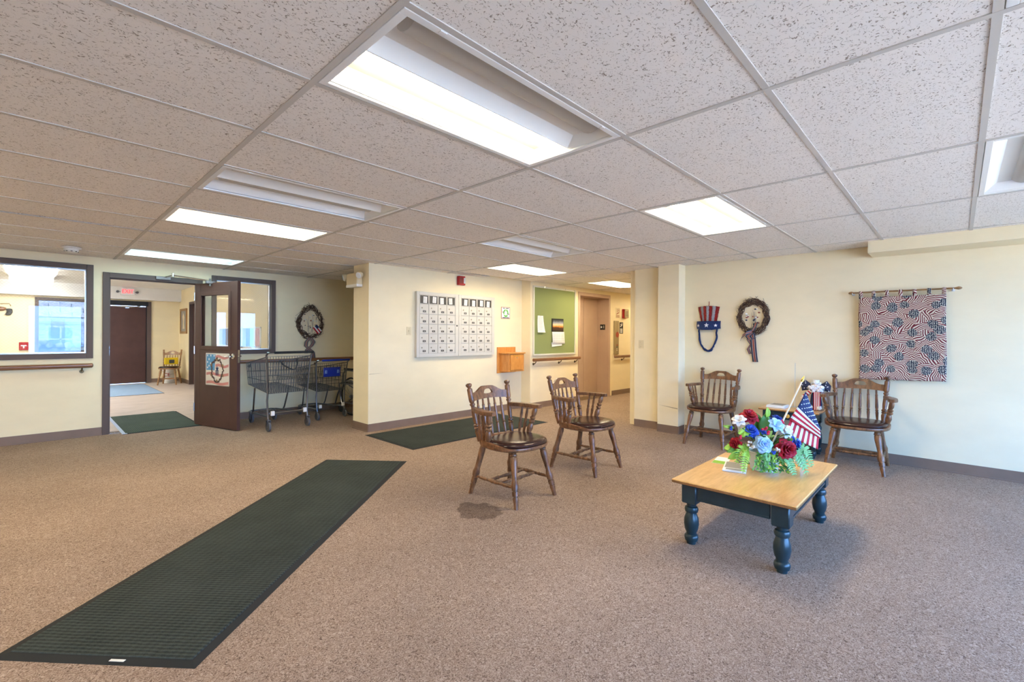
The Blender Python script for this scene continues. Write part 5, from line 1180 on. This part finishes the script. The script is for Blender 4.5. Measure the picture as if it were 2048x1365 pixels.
# far window with view outside
o = struct(frame_x(MB(), FW[0], FW[1], FW[2], FW[3], VY1 - .03, VY1 + .17, .065).build('window_3', 'frame_brown'))
g = MB(); g.box((FW[0] + .06, VY1 + .06, FW[2] + .06), (FW[1] - .06, VY1 + .064, FW[3] - .06)); g.build('pane', 'dimming_glass', o)
# exit door
o = struct(frame_x(MB(), 1.06, 2.17, 0, 2.11, VY1 - .03, VY1 + .17, .085, False).build('trim_2', 'frame_brown'))
d3 = bpy.data.objects.new('door_3', None); col.objects.link(d3); struct(d3); d3.location = (1.145, VY1 + .03, 0)
mb = MB(); mb.box((.006, 0, .01), (.925, .045, 1.965)); mb.build('door_leaf', 'brown_door', d3)
mb = MB(); mb.box((.0, -.07, 1.985), (.96, -.03, 2.10)); mb.box((.92, .0, 0), (.94, .02, 2.02)); mb.build('header_cover', 'black', d3)
mb = MB(); mb.box((.925, .005, 0), (.938, .03, 1.98)); mb.box((.0, .005, 1.967), (.93, .03, 1.982)); mb.build('painted_light_gap', 'bezel', d3)  # pale strips painted as light showing around the exit door leaf
mb = MB(); mb.tube([(.25, -.045, 1.96), (.62, -.05, 1.955), (.80, -.045, 1.98)], .012, 6); mb.box((.50, -.05, 1.92), (.58, -.0, 1.965)); mb.build('closer_arm', 'nickel', d3)
# exit sign on the beam
t = thing('exit_sign', 'illuminated red EXIT sign on the white beam over the brown exit door', 'exit sign', (1.665, VY1 - .22, 2.33))
mb = MB(); mb.bevbox((-.135, -.045, -.09), (.135, 0, .09), .006); mb.build('housing', 'white', t)
lettering('EXIT', .145, (0, -.0465, -.002), (PI / 2, 0, 0), 'exit_red', t, 'letters', .78, .002)
for s in (-1, 1):
    mb = MB(); mb.tube([(s * .19, .0, -.01), (s * .19, -.03, -.01)], .03, 12); mb.tube([(s * .135, -.02, -.01), (s * .17, -.02, -.01)], .006, 6); mb.build('lamp_head', 'closer', t, True)
# side doorway with dark door
o = struct(MB().box((VX1 - .02, SD[0], 0), (VX1 + .14, SD[0] + .06, SD[3])).box((VX1 - .02, SD[1] - .06, 0), (VX1 + .14, SD[1], SD[3])).box((VX1 - .02, SD[0] + .06, SD[3] - .06), (VX1 + .14, SD[1] - .06, SD[3])).build('trim_3', 'frame_brown'))
d4 = bpy.data.objects.new('door_4', None); col.objects.link(d4); struct(d4); d4.location = (VX1 + .06, SD[0] + .06, 0)
mb = MB(); mb.box((0, .0, .01), (.045, SD[1] - SD[0] - .12, SD[3] - .065)); mb.build('door_leaf', 'brown_door', d4)
mb = MB(); mb.ball((-.04, .1, 1.0), .028, 10, 8); mb.cyl((0, .1, 1.0), (-.04, .1, 1.0), .012, 8); mb.build('door_knob', 'nickel', d4, True)
# low wide window in the right vestibule wall
o = MB()
for q in ((SW[0], SW[0] + .05, SW[2], SW[3]), (SW[1] - .05, SW[1], SW[2], SW[3]), (SW[0], SW[1], SW[2], SW[2] + .03), (SW[0], SW[1], SW[3] - .02, SW[3]), (9.75, 9.83, SW[2], SW[3]), (10.55, 10.6, SW[2], SW[3])): o.box((VX1 - .01, q[0], q[2]), (VX1 + .12, q[1], q[3]))
o = struct(o.build('window_4', 'white')); g = MB(); g.box((VX1 + .05, SW[0] + .04, SW[2] + .03), (VX1 + .054, SW[1] - .04, SW[3] - .02)); g.build('pane', 'dimming_glass', o)
# vestibule things
t = thing('framed_picture', 'wooden framed grey picture on the vestibule wall by the doorway', 'picture', (VX1, 14.62, 1.61))
mb = MB()
for q in ((-.36, -.30, -.325, .325), (.30, .36, -.325, .325), (-.30, .30, -.325, -.265), (-.30, .30, .265, .325)): mb.box((-.03, q[0], q[2]), (0, q[1], q[3]))
mb.build('frame', 'gold_frame', t); mb = MB(); mb.box((-.012, -.30, -.265), (-.004, .30, .265)); mb.build('print', 'photo_grey', t)
mb = MB(); mb.prism([(-.1, -.2), (.12, -.2), (.08, 0), (.14, .12), (.03, .22), (-.08, .1), (-.04, -.05)], lambda a, b, d: (-.012 - d, a, b), 0, .001); mb.build('figure', 'plate_beige', t)
vm = floor_mat('doorway_mat', 'grey-green mat with a shiny edge strip lying across the doorway threshold', 1.235, 8.45, .86, 1.72, 0, 'mat_vest', .03)
mb = MB(); mb.box((-.435, -.86, .0055), (-.385, .86, .0085)); mb.build('edge_strip', 'threshold', vm)
floor_mat('blue_mat', 'pale blue floor mat before the brown exit door', 1.50, 13.55, .98, 2.6, 0, 'mat_blue', .02)
sc_ = armchair('light brown armless spindle chair standing in the vestibule corner', 'chair_wood_light', False, 'side_chair', None); sc_.location = (2.43, 14.36, 0); sc_.rotation_euler = (0, 0, R(-24)); sc_.scale = (.86, .86, .98)
t = thing('bucket', 'white plastic bucket with red letters behind the vestibule chair', 'bucket', (2.50, 14.80, 0))
mb = MB(); mb.lathe((0, 0, 0), (0, 0, .37), [(0, .130), (.9, .150), (.9, .158), (1, .158), (1, .146), (.92, .142)], 24, False); mb.add([(.13 * math.cos(k * PI / 10), .13 * math.sin(k * PI / 10), .001) for k in range(20)], [tuple(range(19, -1, -1))]); mb.build('body', 'bucket_white', t, True)
mb = MB(); mb.tube([(-.155, 0, .33), (-.13, -.1, .26), (0, -.165, .22), (.13, -.1, .26), (.155, 0, .33)], .004, 6); mb.build('bail_handle', 'nickel', t)
lettering('CE', .12, (-.075, -.128, .22), (PI / 2, 0, R(-28)), 'red_plastic', t, 'letters', 1.0, .004)
t = thing('yellow_box', 'bright yellow box sitting on the vestibule chair', 'box', (2.47, 14.42, .50))
mb = MB(); mb.bevbox((-.14, -.05, 0), (.14, .05, .17), .01); mb.build('carton', 'yellow', t); mb = MB(); mb.box((-.05, -.052, .03), (.06, -.05, .12)); mb.build('print', 'mail_dark', t)
def surf_light(label, y0, y1):
    t = thing('surface_light', label, 'ceiling light', (0, (y0 + y1) / 2, VZ), 0, 'surface lights in the vestibule'); h = (y1 - y0) / 2
    mb = MB(); mb.box((-.31, -h, -.03), (.31, h, 0)); mb.box((-.31, -h, -.13), (-.295, h, -.03)); mb.box((.295, -h, -.13), (.31, h, -.03)); mb.build('housing', 'fixture_white', t)
    mb = MB(); mb.box((-.29, -h + .01, -.15), (.29, h - .01, -.04)); mb.build('lens', 'lit_day', t, bev=.01)
surf_light('bright surface-mounted vestibule light nearer the wire-glass window', 10.5, 11.9)
surf_light('bright surface-mounted vestibule light nearer the white beam', 13.1, 14.3)
t = thing('pull_station', 'red fire alarm pull station beside the vestibule window', 'fire alarm', (-.12, VY1, .98))
mb = MB(); mb.bevbox((-.075, -.04, -.09), (.075, 0, .09), .008); mb.build('body', 'alarm_red', t); mb = MB(); mb.box((-.045, -.05, .0), (.045, -.04, .025)); mb.box((-.012, -.05, -.045), (.012, -.04, .0)); mb.build('pull_bar', 'white', t)
t = thing('bird_plaque', 'dark feathered bird ornament hanging on the vestibule wall', 'ornament', (-.47, VY1, 1.78))
mb = MB(); mb.ball((.0, -.03, .03), .06, 10, 7, (1.4, .5, .8)); mb.build('body', 'rail_wood', t, True); mb = MB()
for k in range(6): q = -.7 + k * .22; mb.ball((.11 * math.cos(q) + .02, -.03, .11 * math.sin(q) - .02), .045, 7, 5, (1.2, .3, .45))
mb.build('feathers', 'mail_dark', t, True); mb = MB(); mb.tube([(-.1, -.02, .14), (.13, -.02, .15), (.15, -.02, .09)], .006, 6); mb.build('perch', 'gold_frame', t)

# ------------------------------------------------------------------ rear windows that let the daylight in
for k, q in enumerate(RW):
    o = struct(frame_x(MB(), q[0], q[1], q[2], q[3], -2.76, -2.62, .05).build('window_%d' % (5 + k), 'frame_brown')); g = MB(); g.box((q[0] + .05, -2.70, q[2] + .05), (q[1] - .05, -2.695, q[3] - .05)); g.build('pane', 'glass', o)
    la = bpy.data.lights.new('daylight_portal', 'AREA'); la.shape = 'RECTANGLE'; la.size = q[1] - q[0]; la.size_y = q[3] - q[2]; la.cycles.is_portal = True
    lo = bpy.data.objects.new('daylight_portal', la); col.objects.link(lo); lo.location = ((q[0] + q[1]) / 2, -2.77, (q[2] + q[3]) / 2); lo.rotation_euler = (R(90), 0, 0)

# ------------------------------------------------------------------ outdoors beyond the vestibule window
mb = MB(); mb.box((-30, 15.4, -.3), (30, 45, -.05)); struct(mb.build('ground', 'bounce_concrete'))
mb = MB(); mb.box((3.2, -5, -.3), (30, 15.4, -.05)); mb.box((-30, -30, -.3), (-3.1, 15.4, -.05)); mb.box((-3.1, -30, -.3), (30, -3, -.05)); struct(mb.build('ground_side', 'bounce_concrete'))  # ground colour made pale and warm to bounce sunlight up into the lobby
hs = thing('neighbour_house', 'pale sided house with shingle roof seen through the vestibule window', 'house', (0, 24, -.40))
mb = MB(); mb.box((-7, 0, .3), (6.4, 6, 2.35)); mb.build('wall', 'siding', hs)
mb = MB()
for k in range(12): z = -.0 + k * .2; mb.box((-7, -.012, z), (6.4, 0, z + .012))
mb.build('siding_lap', 'photo_grey', hs)
cnt = 0
mr = MB(); mr.box((-.30, 0, 0), (.30, .34, .025)); shp = None
for r_ in range(11):
    for c_ in range(14):
        loc = (-3.6 + c_ * .62 + (.31 if r_ % 2 else 0), -.5 + r_ * .28, 2.25 + r_ * .175)
        if shp is None: shp = mr.build('shingle', 'shingle', hs); o = shp
        else: o = put(shp, hs, loc)
        o.location = loc; o.rotation_euler = (R(32) + random.uniform(-.02, .02), 0, 0)
mb = MB(); mb.add([(-7.3, -.48, 2.22), (6.6, -.48, 2.22), (6.6, 4.5, 5.33), (-7.3, 4.5, 5.33)], [(0, 1, 2, 3)]); mb.build('roof_deck', 'shingle', hs, solid=.03)
mb = MB(); mb.box((-7.3, -.52, 2.10), (6.6, -.46, 2.24)); mb.build('gutter', 'white', hs)
for xw in (-.2, .75, 1.7):
    mb = MB(); frame_x(mb, xw - .38, xw + .38, .95, 1.95, -.06, .0, .06); mb.box((xw - .025, -.05, 1.0), (xw + .025, 0, 1.9)); mb.box((xw - .35, -.05, 1.43), (xw + .35, 0, 1.48)); wo = mb.build('window', 'white', hs)
    mb = MB(); mb.box((xw - .33, -.02, 1.0), (xw + .33, -.01, 1.9)); mb.build('pane', 'pane_blue', wo)
sw_ = thing('stone_wall', 'low rubble stone wall in front of the neighbouring house', 'stone wall', (0, 20.5, 0))
mb = MB(); mb.box((-2.4, .1, -.1), (3.0, .4, .92)); mb.build('core', 'soil', sw_)
rnd = random.Random(8); bases = []
for k in range(4):
    mb = MB(); mb.ball((0, 0, 0), .12, 7, 5, (1, .8, .75)); mb.v = [(v[0] * rnd.uniform(.85, 1.15), v[1], v[2] * rnd.uniform(.85, 1.15)) for v in mb.v]
    o = mb.build('stone', 'stone', sw_, True); bases.append(o); o.location = (-.35 + k * .2, .08, 1.0)
for r_ in range(6):
    for c_ in range(22): o = put(bases[rnd.randrange(4)], sw_, (-2.2 + c_ * .225 + rnd.uniform(-.03, .03) + .1 * (r_ % 2), .06 + rnd.uniform(-.02, .02), .06 + r_ * .165)); o.rotation_euler = (0, rnd.uniform(0, 3), 0); o.scale = (rnd.uniform(.8, 1.15),) * 3
mb = MB(); mb.bevbox((1.18, 19.9, -.06), (1.5, 20.2, 1.02), .02); tag(mb.build('wooden_post', 'post_wood'), 'dark wooden post standing before the rubble stone wall', 'post')
mb = MB(); mb.box((-4, 18.6, -.05), (6, 20.3, -.03)); struct(mb.build('ground_lawn', 'grass'))
bb = thing('brick_building', 'brick building with paned windows seen through the low vestibule window', 'building', (7, 14, 0))
mb = MB(); mb.box((0, -8, -.1), (.4, 9, 5)); mb.build('brick_wall', 'far_brick', bb)
for yw in (1.0, 3.0, 5.5, 7.6):
    mb = MB()
    for q in ((-.5, -.43, 1.3, 2.6), (.43, .5, 1.3, 2.6), (-.5, .5, 1.3, 1.37), (-.5, .5, 2.53, 2.6), (-.16, -.12, 1.3, 2.6), (.12, .16, 1.3, 2.6), (-.5, .5, 1.7, 1.74), (-.5, .5, 2.1, 2.14)): mb.box((-.04, yw + q[0], q[2]), (.0, yw + q[1], q[3]))
    wo = mb.build('window', 'white', bb); mb = MB(); mb.box((-.012, yw - .45, 1.35), (-.002, yw + .45, 2.55)); mb.build('pane', 'pane_blue', wo)
for yw in (-1.2, 2.0):
    mb = MB(); mb.box((-1.5, yw, -.06), (-1.2, yw + .25, 4)); mb.build('porch_post', 'white', bb)
